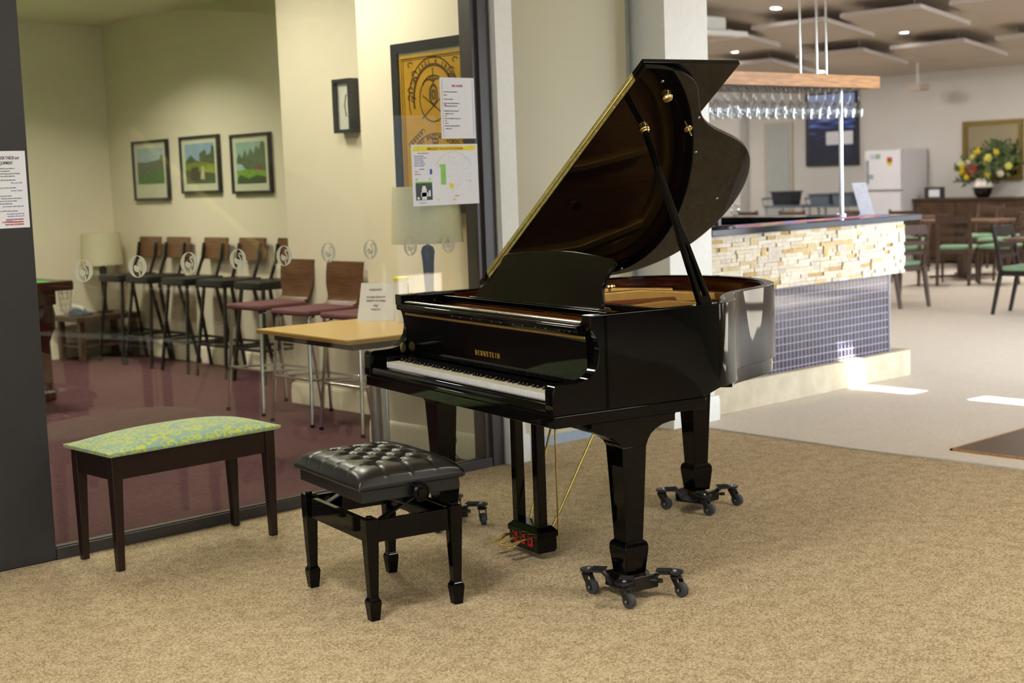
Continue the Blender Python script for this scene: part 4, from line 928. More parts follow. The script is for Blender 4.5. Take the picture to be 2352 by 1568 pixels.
for sx_ in (-1, 1):
    for k in range(7):
        a = radians(20+k*22); pr_(arc(sx_*(.17+.028*cos(a*3)), .775-.03*k+.012*sin(a*5), .02, .012, 0, 250, 8), .005)
    pr_([(sx_*-.10, .50), (sx_*.09, .62)], .006)
    for k in range(6): pr_(arc(sx_*(.10+.02*k), .43-.012*k, .018, .014, 0, 260, 8), .004)
pr_(arc(0, .20, .24, .22, 45, 135), .003); pr_(arc(0, .135, .24, .22, 45, 135), .003)
for k in range(5): pr_(arc(0, .40-.02*k, .03-.005*k, .014, 0, 360, 10), .004)
pr_(arc(0, .62, .03, .05, 0, 360), .010); pr_(arc(0, .62, .012, .022, 0, 360), .010); pr_([(0, .67), (0, .76)], .006); pr_(arc(-.04, .68, .04, .02, 200, 20), .007); pr_(arc(.04, .68, .04, .02, 160, -20), .007)
def arc_text(s, cx, cz, r, a0, a1, size, base=1):
    n = len(s)
    for i, ch in enumerate(s):
        a = a0+(a1-a0)*i/(n-1); R = PM @ Matrix.Translation((cx+r*cos(radians(a)), cz+r*1.04*sin(radians(a)), .0005)) @ Matrix.Rotation(radians(a-90 if base > 0 else a+90), 4, 'Z'); text_bm(b, ch, 0, 0, size, R, 'CENTER', .75, .0006)
arc_text('BILLIARDS & SNOOKER', cxp, czp, .177, 168, 12, .030)
text_bm(b, 'RULES', 0, .70, .024, PM @ Matrix.Translation((0, 0, .0005)), 'CENTER', .8, .0004)
arc_text('EIGHT BALL & POCKET', 0, .14, .245, 132, 48, .034)
for x_, s_ in ((-.14, 'BILLIARDS'), (.02, 'SNOOKER'), (.17, 'POOL')): text_bm(b, s_, x_, .335 if x_ < 0 else .35, .016, PM @ Matrix.Translation((0, 0, .0005)), 'CENTER', .8)
for x_ in (-.14, .02, .17):
    for k in range(22): pr_([(x_-.065, .318-k*.0105), (x_+.06-.02*((k*7) % 4 == 0), .318-k*.0105)], .0032)
ob('brown_print', b, mat('brown_print', '#5c3a0c', .5), sheet, smooth=False)
b = bm_(); box(b, -.020, -.0185, -Wp+Fp, Wp-Fp, Fp, Hp-Fp); ob('glazing', b, M_pane, t, smooth=False)
# pool table
pt = thing('snooker_table', 'mahogany snooker table with bright green cloth at the dark post', 'snooker table', (3.0, 10.35, 0))
b = bm_(); box(b, -1.45, 1.50, -.62, .62, .815, .835); ob('cloth_bed', b, M_baize, pt)
b = bm_()
for a, c, d, e in ((-1.58, 1.60, -.74, -.66), (-1.58, 1.60, .66, .74), (-1.58, -1.5, -.66, .66), (1.52, 1.60, -.66, .66)): box(b, a, c, d, e, .80, .868)
ob('cushion_rail', b, M_mahtable, pt, bevel=.01)
b = bm_(); box(b, -1.5, 1.53, -.67, -.62, .83, .862); box(b, 1.48, 1.53, -.62, .62, .83, .862); box(b, -1.5, 1.53, .62, .67, .83, .862); ob('green_cushions', b, M_baize, pt, bevel=.01)
b = bm_(); box(b, -1.5, 1.50, -.66, .66, .70, .80); ob('table_frame', b, M_mahtable, pt, bevel=.006)
for i in (-1, 1):
    for j in (-1, 1):
        b = bm_(); lathe(b, [(.105, 0), (.105, .06), (.085, .09), (.09, .14), (.085, .42), (.10, .46), (.13, .52), (.135, .62), (.12, .70)], (i*1.46-.01, j*.42, 0), 20); ob('leg', b, M_mahtable, pt)
b = bm_()
for k in range(8):
    a = 2*pi*k/8; tube(b, [(1.55+.05*cos(a), -.70+.05*sin(a), .80), (1.55+.035*cos(a+.3), -.70+.035*sin(a+.3), .66), (1.55, -.70, .62)], .003, 5)
for z in (.66, .70, .74, .78): tube(b, [(1.55+.045*cos(2*pi*k/10), -.70+.045*sin(2*pi*k/10), z) for k in range(11)], .002, 5)
ob('pocket_net', b, mat('net_cord', '#cfc8b0', .8), pt)
# side table
t = thing('side_table', 'low wooden side table under the lamp in the far corner', 'side table', (5.98, 12.07, 0), radians(2))
b = bm_(); box(b, -.33, .30, -.25, .22, .355, .399); ob('tabletop', b, M_sidetable, t, bevel=.003)
for i in (-1, 1):
    for j in (-1, 1):
        b = bm_(); box(b, i*.26-.025, i*.26+.025, j*.18-.025, j*.18+.025, 0, .355); ob('leg', b, M_sidetable, t)
b = bm_(); box(b, -.27, .27, -.20, .20, .12, .14); ob('shelf', b, M_sidetable, t)
t = thing('telephone', 'white and grey telephone on the low side table', 'telephone', (5.80, 12.02, .3995), radians(20)); 
b = bm_(); prism(b, [(-.08, 0), (.08, 0), (.08, .06), (-.08, .02)], lambda y, z: (-.07, y, z), lambda y, z: (.07, y, z)); ob('base', b, M_grey, t, bevel=.004)
b = bm_(); tube(b, [(-.045, -.09, .055), (-.045, -.06, .075), (-.045, .06, .09), (-.045, .09, .07)], .016, 10); ob('handset', b, M_white, t)
# trailing cable by the skirting
b = bm_(); tube(b, [(p[0], p[1], p[2]) for p in [(4.70, 5.66, .008), (4.76, 5.70, .05), (4.80, 5.72, .12), (4.78, 5.71, .16), (4.74, 5.69, .12), (4.76, 5.68, .05), (4.80, 5.66, .008)]], .0035, 6); tag(ob('power_cable', b, mat('green_cable', '#3f5a48', .5)), 'thin green cable loop on the floor behind the glass near the piano leg', 'cable')

# ------------------------------------------------------------------ the bar
bar_t = thing('bar_counter', 'bar with stacked cream stone front, dark mosaic base and black granite top', 'bar counter', (6.64, 5.54, 0))
BX = 2.13
b = bm_(); box(b, 0, 2.19, 0, .30, 0, .185); box(b, 1.95, 2.19, .3, 1.9, 0, .185); ob('plinth', b, M_slab, bar_t, bevel=.006)
b = bm_(); box(b, 0, 2.005, .055, .22, .185, .75); box(b, 1.85, 2.005, .22, 1.9, .185, .75); ob('mosaic_base', b, M_tile, bar_t, smooth=False)
b = bm_(); box(b, 2.003, 2.012, .050, .06, .185, .735); ob('corner_trim', b, M_steel, bar_t)
b = bm_(); random.seed(3); tones = ['#dcd2b9', '#d5cbb9', '#cfb57e', '#e0d8c6', '#ccc2b2', '#d0bd92', '#c2a066']
wts = [6, 5, 1, 7, 3, 2, 1]
z = .725; nrow = 15; rh = (1.083-.725)/nrow
for r in range(nrow):
    x = -.02*random.random()
    while x < BX:
        L = random.choice([.045, .07, .10, .13, .17]); x1 = min(x+L, BX); hh = rh*(1 if random.random() < .8 or r == nrow-1 else 2)
        dpt = random.random()*.016; mi = random.choices(range(7), wts)[0]
        box(b, max(x, 0)+.0006, x1-.0006, .012-dpt+.004, .10, z+r*rh+.0005, z+r*rh+min(hh, rh*(nrow-r))-.0005, mi=mi); x = x1
    y = .10
    while y < .6:
        L = random.choice([.07, .12, .17]); box(b, BX-.05, BX+.004+random.random()*.012, y, y+L-.001, z+r*rh+.0005, z+(r+1)*rh-.0005, mi=random.choices(range(7), wts)[0]); y += L
stm = [mat('ledge_stone_%d' % i, c, .7, vary=.10, scale=40, bump=.4, bdist=.004) for i, c in enumerate(tones)]
ob('stone_cladding', b, stm, bar_t, bevel=.0015, seg=1, smooth=False)
b = bm_(); box(b, 0, BX-.02, .05, .14, .72, 1.084); box(b, BX-.2, BX-.02, .14, 1.95, .72, 1.084); ob('bar_carcass', b, M_ebony, bar_t)
b = bm_(); zprism(b, [(0, -.045), (2.27, -.045), (2.27, 2.0), (1.88, 2.0), (1.88, .33), (0, .33)], 1.085, 1.124); ob('granite_top', b, M_granite, bar_t, bevel=.004)
b = bm_(); box(b, 0, 2.27, 1.85, 2.25, 1.085, 1.124); box(b, 0, 2.2, 1.9, 2.0, .0, 1.085); ob('rear_counter', b, M_granite, bar_t, bevel=.004)
def reflection_strip_mat():  # noise colours standing in for reflections on the granite tops
    m = mat('reflection_strip_colours', '#d8607a', .45, vary=0); nt = m.node_tree; bb = nt.nodes['Principled BSDF']; tc = nt.nodes.new('ShaderNodeTexCoord'); mp = nt.nodes.new('ShaderNodeMapping'); mp.inputs['Scale'].default_value = (1.7, 9, 1)
    n = nt.nodes.new('ShaderNodeTexNoise'); n.inputs['Scale'].default_value = 2.2; r = nt.nodes.new('ShaderNodeValToRGB'); cr = r.color_ramp
    cols = ['#3b5fc0', '#a08ae0', '#e6607c', '#f2b066', '#efe2d8']; cr.elements[0].position = .3; cr.elements[0].color = rgb(cols[0]); cr.elements[1].position = .72; cr.elements[1].color = rgb(cols[4])
    for p, c in ((.42, cols[1]), (.5, cols[2]), (.6, cols[3])): e = cr.elements.new(p); e.color = rgb(c)
    nt.links.new(tc.outputs['Object'], mp.inputs[0]); nt.links.new(mp.outputs[0], n.inputs['Vector']); nt.links.new(n.outputs['Fac'], r.inputs[0]); nt.links.new(r.outputs[0], bb.inputs['Base Color']); return m
MR = reflection_strip_mat()
b = bm_(); box(b, 0, 1.75, 0, .10, 0, .003); o = ob('reflection_strip', b, MR); o.location = (6.98, 5.66, 1.1245); tag(o, 'multicoloured strip painted as reflections along the near granite counter', 'painted reflection')
b = bm_(); box(b, 0, 1.9, 0, .22, 0, .003); o = ob('reflection_strip', b, MR); o.location = (6.9, 7.42, 1.1245); tag(o, 'multicoloured strip painted as reflections along the far granite counter', 'painted reflection')
t = thing('card_stand', 'black round-based card stand on the bar, half hidden by the piano lid', 'stand', (6.83, 5.60, 1.1245))
b = bm_(); lathe(b, [(.10, 0), (.10, .012), (.092, .018)], seg=32); ob('base', b, M_blkmetal, t)
b = bm_(); box(b, -.02, .012, -.012, .012, .015, .30); ob('post', b, M_blkmetal, t, bevel=.003)
t = thing('menu_card', 'white upright menu card standing at the end of the bar', 'card', (8.70, 5.80, 1.1245), radians(-42))
b = bm_(); prism(b, [(-.045, 0), (.055, 0), (.0, .23), (-.10, .23)], lambda x, z: (x, z*.15, z), lambda x, z: (x, z*.15+.006, z)); ob('card', b, mat('frosted_card', '#d9dfee', .25), t)
b = bm_(); box(b, -.05, .06, -.02, .05, 0, .006); ob('foot', b, M_steel, t)
t = thing('glass_ball', 'clear glass ball ornament on the far counter under the pole', 'ornament', (8.86, 7.1, 1.1245))
b = bm_(); lathe(b, [(.045*sin(pi*k/14)+.0005, .045-.045*cos(pi*k/14)) for k in range(15)], seg=24); ob('ball', b, M_wglass, t)
# hanging rack, pole and glasses
rk = thing('glass_rack', 'timber framed glass rack hung on steel rods above the bar', 'glass rack', (0, 0, 0))
RX0, RX1, RY0, RY1, RZ0, RZ1 = 6.75, 8.87, 5.80, 6.40, 2.005, 2.090
b = bm_()
for a, c, d, e in ((RX0, RX1, RY0, RY0+.04), (RX0, RX1, RY1-.04, RY1), (RX0, RX0+.04, RY0+.04, RY1-.04), (RX1-.04, RX1, RY0+.04, RY1-.04)): box(b, a, c, d, e, RZ0, RZ1)
ob('rack_frame', b, M_oak, rk, bevel=.003)
b = bm_()
for k in range(10): y = RY0+.06+k*.052; box(b, RX0+.04, RX1-.04, y, y+.016, RZ0, RZ0+.012)
ob('rack_rails', b, M_ebony, rk)
for x, y in ((7.97, RY0+.02), (8.42, RY0+.21), (8.70, RY0+.33), (6.95, RY0+.02)):
    b = bm_(); tube(b, [(x, y, RZ0+.03), (x, y, zc(x))], .0085, 12); ob('hanging_rod', b, M_chrome, rk)
b = bm_(); tube(b, [(8.74, RY0+.24, 1.126), (8.74, RY0+.24, RZ0+.012)], .016, 16); lathe(b, [(.035, 1.1245), (.035, 1.135), (.016, 1.14)], (8.74, RY0+.24, 0), 20); ob('support_pole', b, M_chrome, rk)
def wine_glass(kind):
    if kind == 0: prof = [(.033, 0), (.032, -.002), (.010, -.006), (.004, -.012), (.0035, -.075), (.006, -.085), (.022, -.10), (.034, -.125), (.037, -.15), (.030, -.195)]
    else: prof = [(.032, 0), (.031, -.002), (.008, -.006), (.0035, -.012), (.0035, -.06), (.006, -.07), (.026, -.09), (.038, -.12), (.036, -.15), (.031, -.172)]
    b = bm_(); lathe(b, prof, seg=20, cap=False); return ob('wine_glass', b, M_wglass, ang=60)
GL = [wine_glass(0), wine_glass(1)]; first = [True, True]
random.seed(9)
for j, y in enumerate((RY0+.085, RY0+.19, RY0+.295, RY0+.40)):
    for i in range(20):
        x = 6.86 + i*.0985 + (j % 2)*.045
        if x > RX1-.09: continue
        k = 0 if (i*3+j) % 5 else 1
        o = GL[k] if first[k] else GL[k].copy()
        if not first[k]: COL.objects.link(o)
        first[k] = False; o.location = (x, y, RZ0-.001)
        rows = ['front row', 'second row', 'third row', 'rearmost row'][j]
        tag(o, 'clear stemmed glass hanging upside down in the %s of the timber rack' % rows, 'wine glass', 'glasses hanging in the %s of the rack' % rows)

# ------------------------------------------------------------------ dining room
b = bm_(); box(b, 6.60, 8.2, 2.4, 3.89, 0, .008); o = ob('timber_mat', b, M_floorwood, smooth=False); tag(o, 'dark brown timber plank floor panel laid into the pale carpet', 'floor panel')
b = bm_(); box(b, 6.585, 6.60, 2.4, 3.905, 0, .009); box(b, 6.585, 8.2, 3.89, 3.905, 0, .009); e = ob('edging', b, M_oak, o)
# acoustic panels
for k, (x, y) in enumerate([(14.85, 9.17), (14.88, 10.52), (16.82, 9.76), (16.75, 11.21), (16.80, 12.75), (14.88, 11.98), (14.9, 7.75), (18.6, 10.6), (16.9, 8.3), (18.65, 9.1), (12.9, 8.5)]):
    if k > 6 and k not in (8,): continue
    lbl = ['nearest the rods on their right', 'directly behind the upper ends of the rods', 'above the left edge of the mirror', 'above the end of the timber rack', 'low behind the timber rack, beside the rods', 'nearest the white column', 'cut by the upper frame edge', '', 'farthest to the right of the ceiling, cut by the frame'][k]
    b = bm_(); zz = zc(x)-.19; S = 1.09; v = [b.verts.new(p) for p in ((0, 0, 0), (S, 0, -.13*S), (S, S, -.13*S), (0, S, 0), (0, 0, .05), (S, 0, .05-.13*S), (S, S, .05-.13*S), (0, S, .05))]
    for f_, mi in (((3, 2, 1, 0), 0), ((4, 5, 6, 7), 0), ((0, 1, 5, 4), 1), ((1, 2, 6, 5), 1), ((2, 3, 7, 6), 1), ((3, 0, 4, 7), 1)): b.faces.new([v[i] for i in f_]).material_index = mi
    t = thing('ceiling_panel', 'square acoustic ceiling panel, ' + lbl, 'ceiling panel', (x, y, zz), 0, 'suspended acoustic ceiling panels')
    ob('panel_board', b, [M_panelw, M_paneledge], t, smooth=False)
    b = bm_()
    for px_ in (.2, .9):
        for py_ in (.2, .9): tube(b, [(px_, py_, .045-.13*px_), (px_, py_, .19-.13*px_)], .004, 6)
    ob('suspension_wires', b, M_steel, t)
for k, (x, y) in enumerate([(16.704, 10.566), (18.659, 10.483), (16.727, 13.376), (14.71, 11.094), (18.654, 13.244)]):
    lbl = ['between the two nearest big panels', 'above the mirror', 'beside the white column', 'at the upper frame edge, dimmest', 'just above the timber rack by the rods'][k]
    t = thing('ceiling_downlight', 'small round glowing downlight in the dining ceiling, ' + lbl, 'downlight', (x, y, zc(x)-.005), 0, 'round downlights in the dining ceiling'); t.rotation_euler = (0, math.atan(.13), 0)
    b = bm_(); lathe(b, [(.085, -.008), (.085, .004), (.065, .004), (.065, -.008)], seg=28, cap=False); ob('ring', b, M_white, t)
    b = bm_(); lathe(b, [(.064, -.004), (.064, .002)], seg=28); ob('lens', b, M_lampglow, t)
t = thing('ceiling_projector', 'small pale projector hung from the ceiling above the sideboard wall', 'projector', (18.7, 11.6, 0))
b = bm_(); tube(b, [(0, 0, 2.62), (0, 0, zc(18.7))], .018, 8); ob('mount_pole', b, M_white, t)
b = bm_(); box(b, -.12, .12, -.12, .12, 2.52, 2.62); ob('housing', b, M_panelw, t, bevel=.015)
t = thing('air_conditioner', 'white ceiling cassette box near the white column in the dining room', 'air conditioner', (14.3, 11.55, 0))
b = bm_(); box(b, -.55, .45, -.0, 1.2, 3.13, 3.20); box(b, -.35, .20, .15, 1.0, 3.2, 3.38); ob('housing', b, M_white, t, bevel=.02)
b = bm_(); box(b, -.4, .3, .1, 1.1, 3.122, 3.13); ob('grille', b, M_panelw, t)
b = bm_(); box(b, 19.3, 19.5, 15.34, 20, 0, 3.1); struct('wall_pilaster', b, M_dining)
b = bm_(); box(b, 19.47, 19.5, 14.40, 14.97, 0, 2.22); dr = struct('door_2', b, mat('door_frame_paint', '#b9b3a6', .5))
b = bm_(); box(b, 19.46, 19.472, 14.46, 14.91, 0, 2.16); struct('door_leaf', b, mat('door_leaf_paint', '#aeb2b0', .5), dr)
t = thing('wall_display', 'dark framed blue sea display board on the back wall behind the wine glasses', 'display board', (19.495, 13.62, 1.49))
b = bm_(); box(b, -.05, 0, -.50, .50, 0, 1.19); ob('frame', b, M_darkplastic, t, bevel=.01)
def sea():
    m = mat('sea_print', '#39477a', .2, vary=0, coat=.3); nt = m.node_tree; bb = nt.nodes['Principled BSDF']; tc = nt.nodes.new('ShaderNodeTexCoord'); sp = nt.nodes.new('ShaderNodeSeparateXYZ'); n = nt.nodes.new('ShaderNodeTexNoise'); mp = nt.nodes.new('ShaderNodeMapping'); mp.inputs['Scale'].default_value = (1, 1.2, 9)
    nt.links.new(tc.outputs['Object'], sp.inputs[0]); nt.links.new(tc.outputs['Object'], mp.inputs[0]); nt.links.new(mp.outputs[0], n.inputs['Vector']); n.inputs['Scale'].default_value = 2
    a = nt.nodes.new('ShaderNodeMath'); a.operation = 'MULTIPLY_ADD'; a.inputs[1].default_value = .9; nt.links.new(sp.outputs['Z'], a.inputs[0]); nt.links.new(n.outputs['Fac'], a.inputs[2])
    r = nt.nodes.new('ShaderNodeValToRGB'); cr = r.color_ramp; cr.elements[0].position = .75; cr.elements[0].color = rgb('#242a44'); cr.elements[1].position = 1.0; cr.elements[1].color = rgb('#9fb6ef'); e = cr.elements.new(.88); e.color = rgb('#4561b8')
    s_ = nt.nodes.new('ShaderNodeMath'); s_.operation = 'MULTIPLY'; s_.inputs[1].default_value = .75; nt.links.new(a.outputs[0], s_.inputs[0]); nt.links.new(s_.outputs[0], r.inputs[0]); nt.links.new(r.outputs[0], bb.inputs['Base Color']); return m
b = bm_(); box(b, -.054, -.05, -.44, .42, .06, 1.13); ob('screen', b, sea(), t, smooth=False)
b = bm_(); box(b, -.060, -.055, -.41, .09, .33, .535); ob('note_sheet', b, M_paper, t)
fr = thing('refrigerator', 'white two-door refrigerator against the back wall beside the sideboard', 'refrigerator', (19.1, 12.22, 0))
b = bm_(); box(b, -.30, .36, -.31, .31, .04, 1.70); ob('body', b, M_fridge, fr, bevel=.01)
for z0_, z1_ in ((.06, 1.08), (1.10, 1.70)):
    b = bm_(); box(b, -.36, -.305, -.305, .305, z0_, z1_-.005); d_ = ob('door', b, M_fridge, fr, bevel=.012)
    b = bm_(); box(b, -.385, -.36, .24, .265, z0_+.1 if z0_ > 1 else .7, z1_-.15); ob('handle', b, M_steel, d_)
    if z0_ > 1:
        for y_, z_, c_ in ((.17, 1.60, '#b9bdc8'), (.08, 1.60, '#8fa08c'), (-.12, 1.55, '#b04a35'), (-.12, 1.50, '#d9b92f'), (.20, 1.30, '#8f9aa5')): b = bm_(); box(b, -.366, -.36, y_-.04, y_+.04, z_-.035, z_+.035); ob('magnet', b, mat('magnet_'+c_[1:], c_, .5), d_)
b = bm_(); tube(b, [(0, 0, 0)]*1 + [(0, 0, .01)], .01, 6); b.free()
sb = thing('sideboard', 'long low dark wooden sideboard along the back wall', 'sideboard', (19.25, 9.55, 0))
b = bm_(); box(b, -.22, .22, -2.36, 2.30, .05, .925); ob('body', b, M_sideb, sb)
b = bm_(); box(b, -.25, .23, -2.4, 2.34, .925, .955); ob('top', b, M_sideb, sb, bevel=.004)
for k in range(7):
    b = bm_(); y0_ = -2.33+k*.66; box(b, -.24, -.22, y0_+.01, y0_+.64, .09, .90); d_ = ob('door', b, M_sideb, sb, bevel=.003)
    b = bm_(); box(b, -.255, -.24, y0_+.56, y0_+.575, .45, .60); ob('handle', b, M_brass_d, d_)
t = thing('wall_mirror', 'gilt framed rectangular mirror above the sideboard behind the flowers', 'mirror', (19.495, 10.85, 1.19))
b = bm_()
for a, c, d, e in ((-.475, .475, 0, .07), (-.475, .475, .80, .87), (-.475, -.405, .07, .80), (.405, .475, .07, .80)): box(b, -.045, 0, a, c, d, e)
ob('frame', b, M_gframe, t, bevel=.008)
b = bm_(); box(b, -.018, -.01, -.405, .405, .07, .80); ob('glass', b, M_mirror, t, smooth=False)
t = thing('table_sign', 'small black framed white sign standing on the sideboard', 'sign', (19.15, 11.6, .9555), radians(5))
b = bm_(); box(b, -.015, .015, -.155, .155, 0, .165); ob('frame', b, M_darkplastic, t, bevel=.005)
b = bm_(); box(b, -.017, -.015, -.085, .085, .02, .13); ob('card', b, M_paper, t)
fv = thing('flower_vase', 'round black and white vase of mixed flowers on the sideboard', 'flowers', (19.15, 10.82, .9555))
b = bm_(); lathe(b, [(.075, 0), (.115, .05), (.137, .12), (.137, .15)], seg=32); ob('vase_base', b, M_ebony, fv)
b = bm_(); lathe(b, [(.137, .15), (.130, .20), (.105, .25), (.07, .275), (.06, .27)], seg=32); ob('vase', b, mat('white_glaze', '#d6d0c6', .2), fv)
random.seed(21)
def leafy(bm, P, n, spread, L):
    for _ in range(n):
        d = Vector((random.uniform(-.5, .5), random.uniform(-1, 1), random.uniform(-.2, 1))).normalized(); a = Vector(P) + Vector([random.gauss(0, spread) for _ in range(3)])
        s = d.cross(Vector((1, .2, 0))).normalized()*L*.16; tip = a + d*L; m = a + d*L*.5
        v = [bm.verts.new(a), bm.verts.new(m+s+Vector((-.01, 0, 0))), bm.verts.new(tip), bm.verts.new(m-s)]; bm.faces.new(v)
heads = [(0, .33, .38), (0, .20, .50), (0, .08, .62), (0, -.02, .56), (0, -.16, .72), (0, -.30, .70), (0, -.10, .42), (0, .12, .36), (0, -.28, .48), (0, -.40, .42), (0, -.44, .56), (0, .30, .26)]
b = bm_()
for h_ in heads: tube(b, [(0, 0, .26), (h_[0]*.5-.02, h_[1]*.6, .26+(h_[2]-.26)*.5), h_], .004, 5)
for h_ in heads: leafy(b, h_, 26, .055, .11)
leafy(b, (0, -.1, .42), 90, .11, .13)
fo = ob('foliage', b, mat('foliage_green', '#3c4f2e', .6, col2='#5d6e3c', scale=20), fv, smooth=False); fo['kind'] = 'stuff'
def bloom(p, r, m):
    b = bm_()
    for ring, (n, rr, tl) in enumerate(((6, r, .9), (5, r*.7, .5), (4, r*.4, .2))):
        for k in range(n):
            a = 2*pi*k/n+ring*.4; c = Vector((-.02*ring, rr*cos(a)*.6, rr*sin(a)*.6)); Mx = Matrix.Translation(Vector(p)+c) @ Matrix.Rotation(a, 4, 'X') @ Matrix.Diagonal((.35, .55, .42, 1))
            lathe(b, [(rr*sin(pi*q/6)+.0005, -rr*cos(pi*q/6)) for q in range(7)], seg=8, M=Mx)
    ob('bloom', b, m, fv)
MY = mat('yellow_petal', '#e0c51f', .6); MYP = mat('lemon_petal', '#d5d36a', .6); MRd = mat('red_petal', '#8f0f14', .6); MWh = mat('cream_petal', '#ddd5c0', .6)
for p, r, m in (((-.08, .14, .40), .085, MRd), ((-.06, .30, .38), .05, MY), ((-.06, .23, .30), .045, MY), ((-.08, .05, .66), .055, MY), ((-.07, .12, .58), .045, MYP), ((-.07, -.12, .56), .06, MYP), ((-.07, -.08, .50), .04, MY), ((-.07, -.10, .34), .055, MY), ((-.05, .31, .47), .055, MYP), ((-.05, .2, .50), .05, MWh), ((-.06, -.30, .34), .05, MWh), ((-.05, -.42, .44), .055, MYP), ((-.06, -.24, .64), .04, MY)): bloom(p, r, m)

# trolleys with tubs
def trolley(label, y):
    t = thing('serving_trolley', label, 'trolley', (18.85, y, 0), 0, 'grey serving trolleys by the back wall')
    for z in (.25, .86): b = bm_(); box(b, -.24, .24, -.38, .38, z, z+.035); ob('shelf', b, M_grey, t, bevel=.01)
    for i in (-1, 1):
        for j in (-1, 1): b = bm_(); tube(b, [(i*.21, j*.35, .06), (i*.21, j*.35, .858)], .018, 8); lathe(b, [(.03, 0), (.03, .06)], (i*.21, j*.35, 0), 10); ob('leg', b, M_steel, t)
    b = bm_(); tube(b, [(-.21, .40, .88), (-.21, .43, 1.0), (.21, .43, 1.0), (.21, .40, .88)], .014, 8); ob('push_handle', b, M_grey, t)
    return t
tr = trolley('grey serving trolley carrying the black crate, left of the pole', 13.95); dup(tr, (18.85, 13.12, 0), 0, 'grey serving trolley carrying two grey tubs, beside the refrigerator')
def tub(name, label, m, y, h, w=.25, **k):
    b = bm_(); prism(b, [(-.15, -w), (.15, -w), (.15, w), (-.15, w)], lambda x, q: (x*.85, q*.85, 0), lambda x, q: (x, q, h)); box(b, -.17, .17, -w-.015, w+.015, h-.02, h)
    o = ob(name, b, m, bevel=.01); o.location = (18.83, y, .8955); return tag(o, label, 'tub', k.get('g'))
tub('storage_crate', 'black storage crate on the left trolley', M_darkplastic, 14.05, .22, .20); tub('dish_tub', 'grey rounded tub on the right trolley, nearer the crate', M_grey, 13.33, .17, .19); tub('dish_tub', 'grey rounded tub on the right trolley, nearer the refrigerator', M_grey, 12.93, .18, .17)

def dining_chair(label, mw, loc, rz, grp='brown dining chairs with green seats'):
    t = thing('dining_chair', label, 'chair', loc, rz, grp)    # faces +y
    for s in (-1, 1):
        b = bm_(); bar(b, (s*.185, -.27, 0), (s*.19, -.18, .44), .026, .036, (1, 0, 0), w2=.034, h2=.046); bar(b, (s*.19, -.18, .43), (s*.19, -.27, .87), .034, .046, (1, 0, 0), w2=.026, h2=.032); ob('rear_post', b, mw, t, bevel=.003)
        b = bm_(); bar(b, (s*.205, .215, 0), (s*.20, .19, .43), .024, .024, (1, 0, 0), w2=.04, h2=.04); ob('leg', b, mw, t, bevel=.003)
    b = bm_(); box(b, -.20, .20, -.19, .21, .375, .425); ob('seat_frame', b, mw, t, bevel=.003)
    b = bm_(); box(b, -.215, .215, -.165, .23, .425, .47); ob('seat', b, M_green, t, bevel=.018, seg=3)
    for z, h in ((.80, .10), (.66, .045), (.56, .035)):
        y = -.18-.09*(z-.43)/.44
        b = bm_(); box(b, -.18, .18, y-.010, y+.010, z-h/2, z+h/2); ob('back_slat', b, mw, t, bevel=.003)
    return t
face = lambda dx, dy: atan2(-dx, dy)
c0 = dining_chair('brown dining chair with green seat, back to the camera, right of the bar end', M_chairwood, (15.86, 9.31, 0), face(.93, .36))
cd_ = dining_chair('black wooden dining chair with green seat, nearest dining chair', M_chairdark, (13.0, 6.87, 0), face(.05, -1), 'black dining chair')
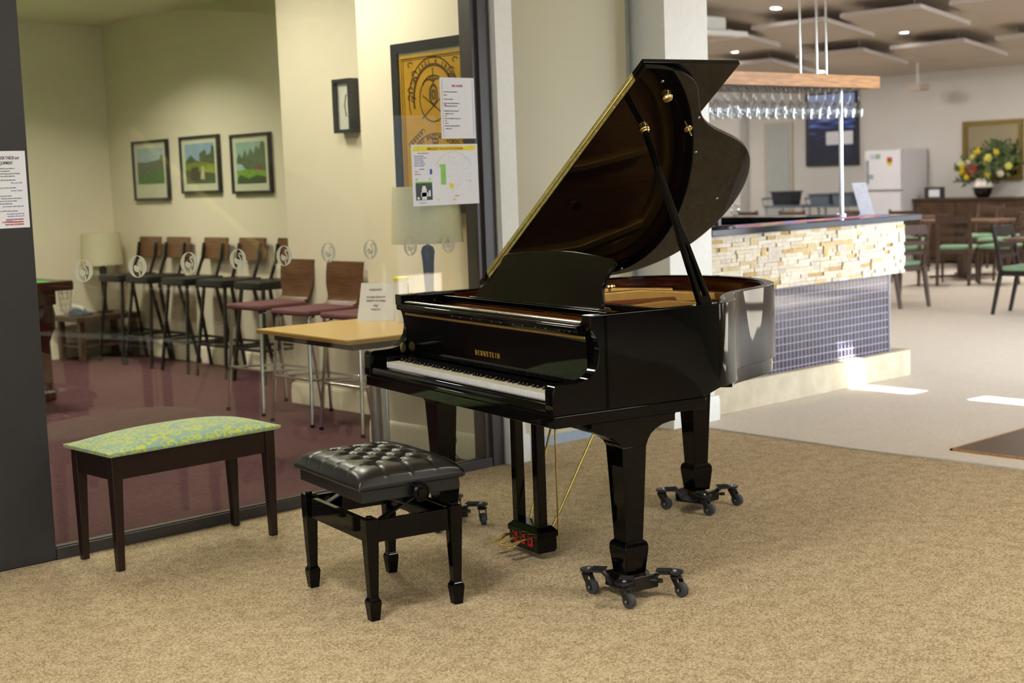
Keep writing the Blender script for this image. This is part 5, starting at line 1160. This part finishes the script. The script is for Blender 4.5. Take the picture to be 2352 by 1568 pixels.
spots = [((13.14, 8.40), (.3, .95), 'tucked in just behind the end of the stone bar'),
         ((15.62, 9.86), (.9, .4), 'its back to the camera, left of the similar chair'),
         ((16.2, 8.88), (-.1, 1), 'green seat showing just right of the chair facing away'),
         ((17.62, 9.7), (-1, 0), 'facing the camera across the middle table'),
         ((16.1, 7.7), (.2, 1), 'behind the black chair'), ((17.0, 7.3), (-.8, .5), 'across the table behind the black chair'),
         ((17.35, 10.9), (.95, .3), 'behind the bar end card, back to the camera'), ((17.55, 11.75), (.95, .1), 'in front of the refrigerator, back to the camera'),
         ((17.4, 12.75), (.97, .2), 'in front of the right trolley'), ((17.5, 13.55), (.97, -.1), 'in front of the left trolley'), ((17.7, 14.9), (.9, .3), 'in front of the far grey door'),
         ((18.55, 10.5), (-1, 0), 'against the sideboard under the flowers'), ((18.55, 9.75), (-1, .1), 'against the sideboard, right of the flowers'), ((17.6, 15.9), (.95, -.2), 'farthest left in the dining room')]
for (x, y), (dx, dy), l in spots: dup(c0, (x, y, 0), face(dx, dy), 'brown dining chair with green seat, ' + l)
def dining_table(label, x, y, L=1.2, W=.8, rz=0):
    t = thing('dining_table', label, 'table', (x, y, 0), rz, 'brown pedestal dining tables')
    b = bm_(); box(b, -W/2, W/2, -L/2, L/2, .715, .745); ob('tabletop', b, M_tabletop, t, bevel=.004)
    b = bm_(); box(b, -.05, .05, -.05, .05, .03, .715); box(b, -W*.35, W*.35, -.05, .05, .68, .715); ob('pedestal', b, M_chairwood, t, bevel=.004)
    b = bm_(); bar(b, (-.33, -.28, .03), (.33, .28, .03), .06, .03); bar(b, (-.33, .28, .03), (.33, -.28, .03), .06, .03)
    for i in (-1, 1):
        for j in (-1, 1): lathe(b, [(.018, 0), (.018, .02)], (i*.31, j*.26, 0), 12, mi=1)
    ob('foot', b, [M_chairwood, M_chrome], t, bevel=.002)
    return t
dt = dining_table('brown dining table cut by the frame edge beside the black chair', 13.05, 6.33, 1.2, .8)
dt.location = (13.05, 6.34, 0)
for x, y, l in ((16.75, 9.75, 'between the two chairs with backs to the camera'), (16.7, 8.15 - .2, 'behind the black chair'), (18.0, 11.35+.1, 'in front of the refrigerator'), (13.55, 9.25, 'hidden mostly behind the stone bar'), (18.05, 13.15, 'in front of the trolleys')):
    dup(dt, (x, y, 0), 0, 'brown pedestal dining table ' + l)
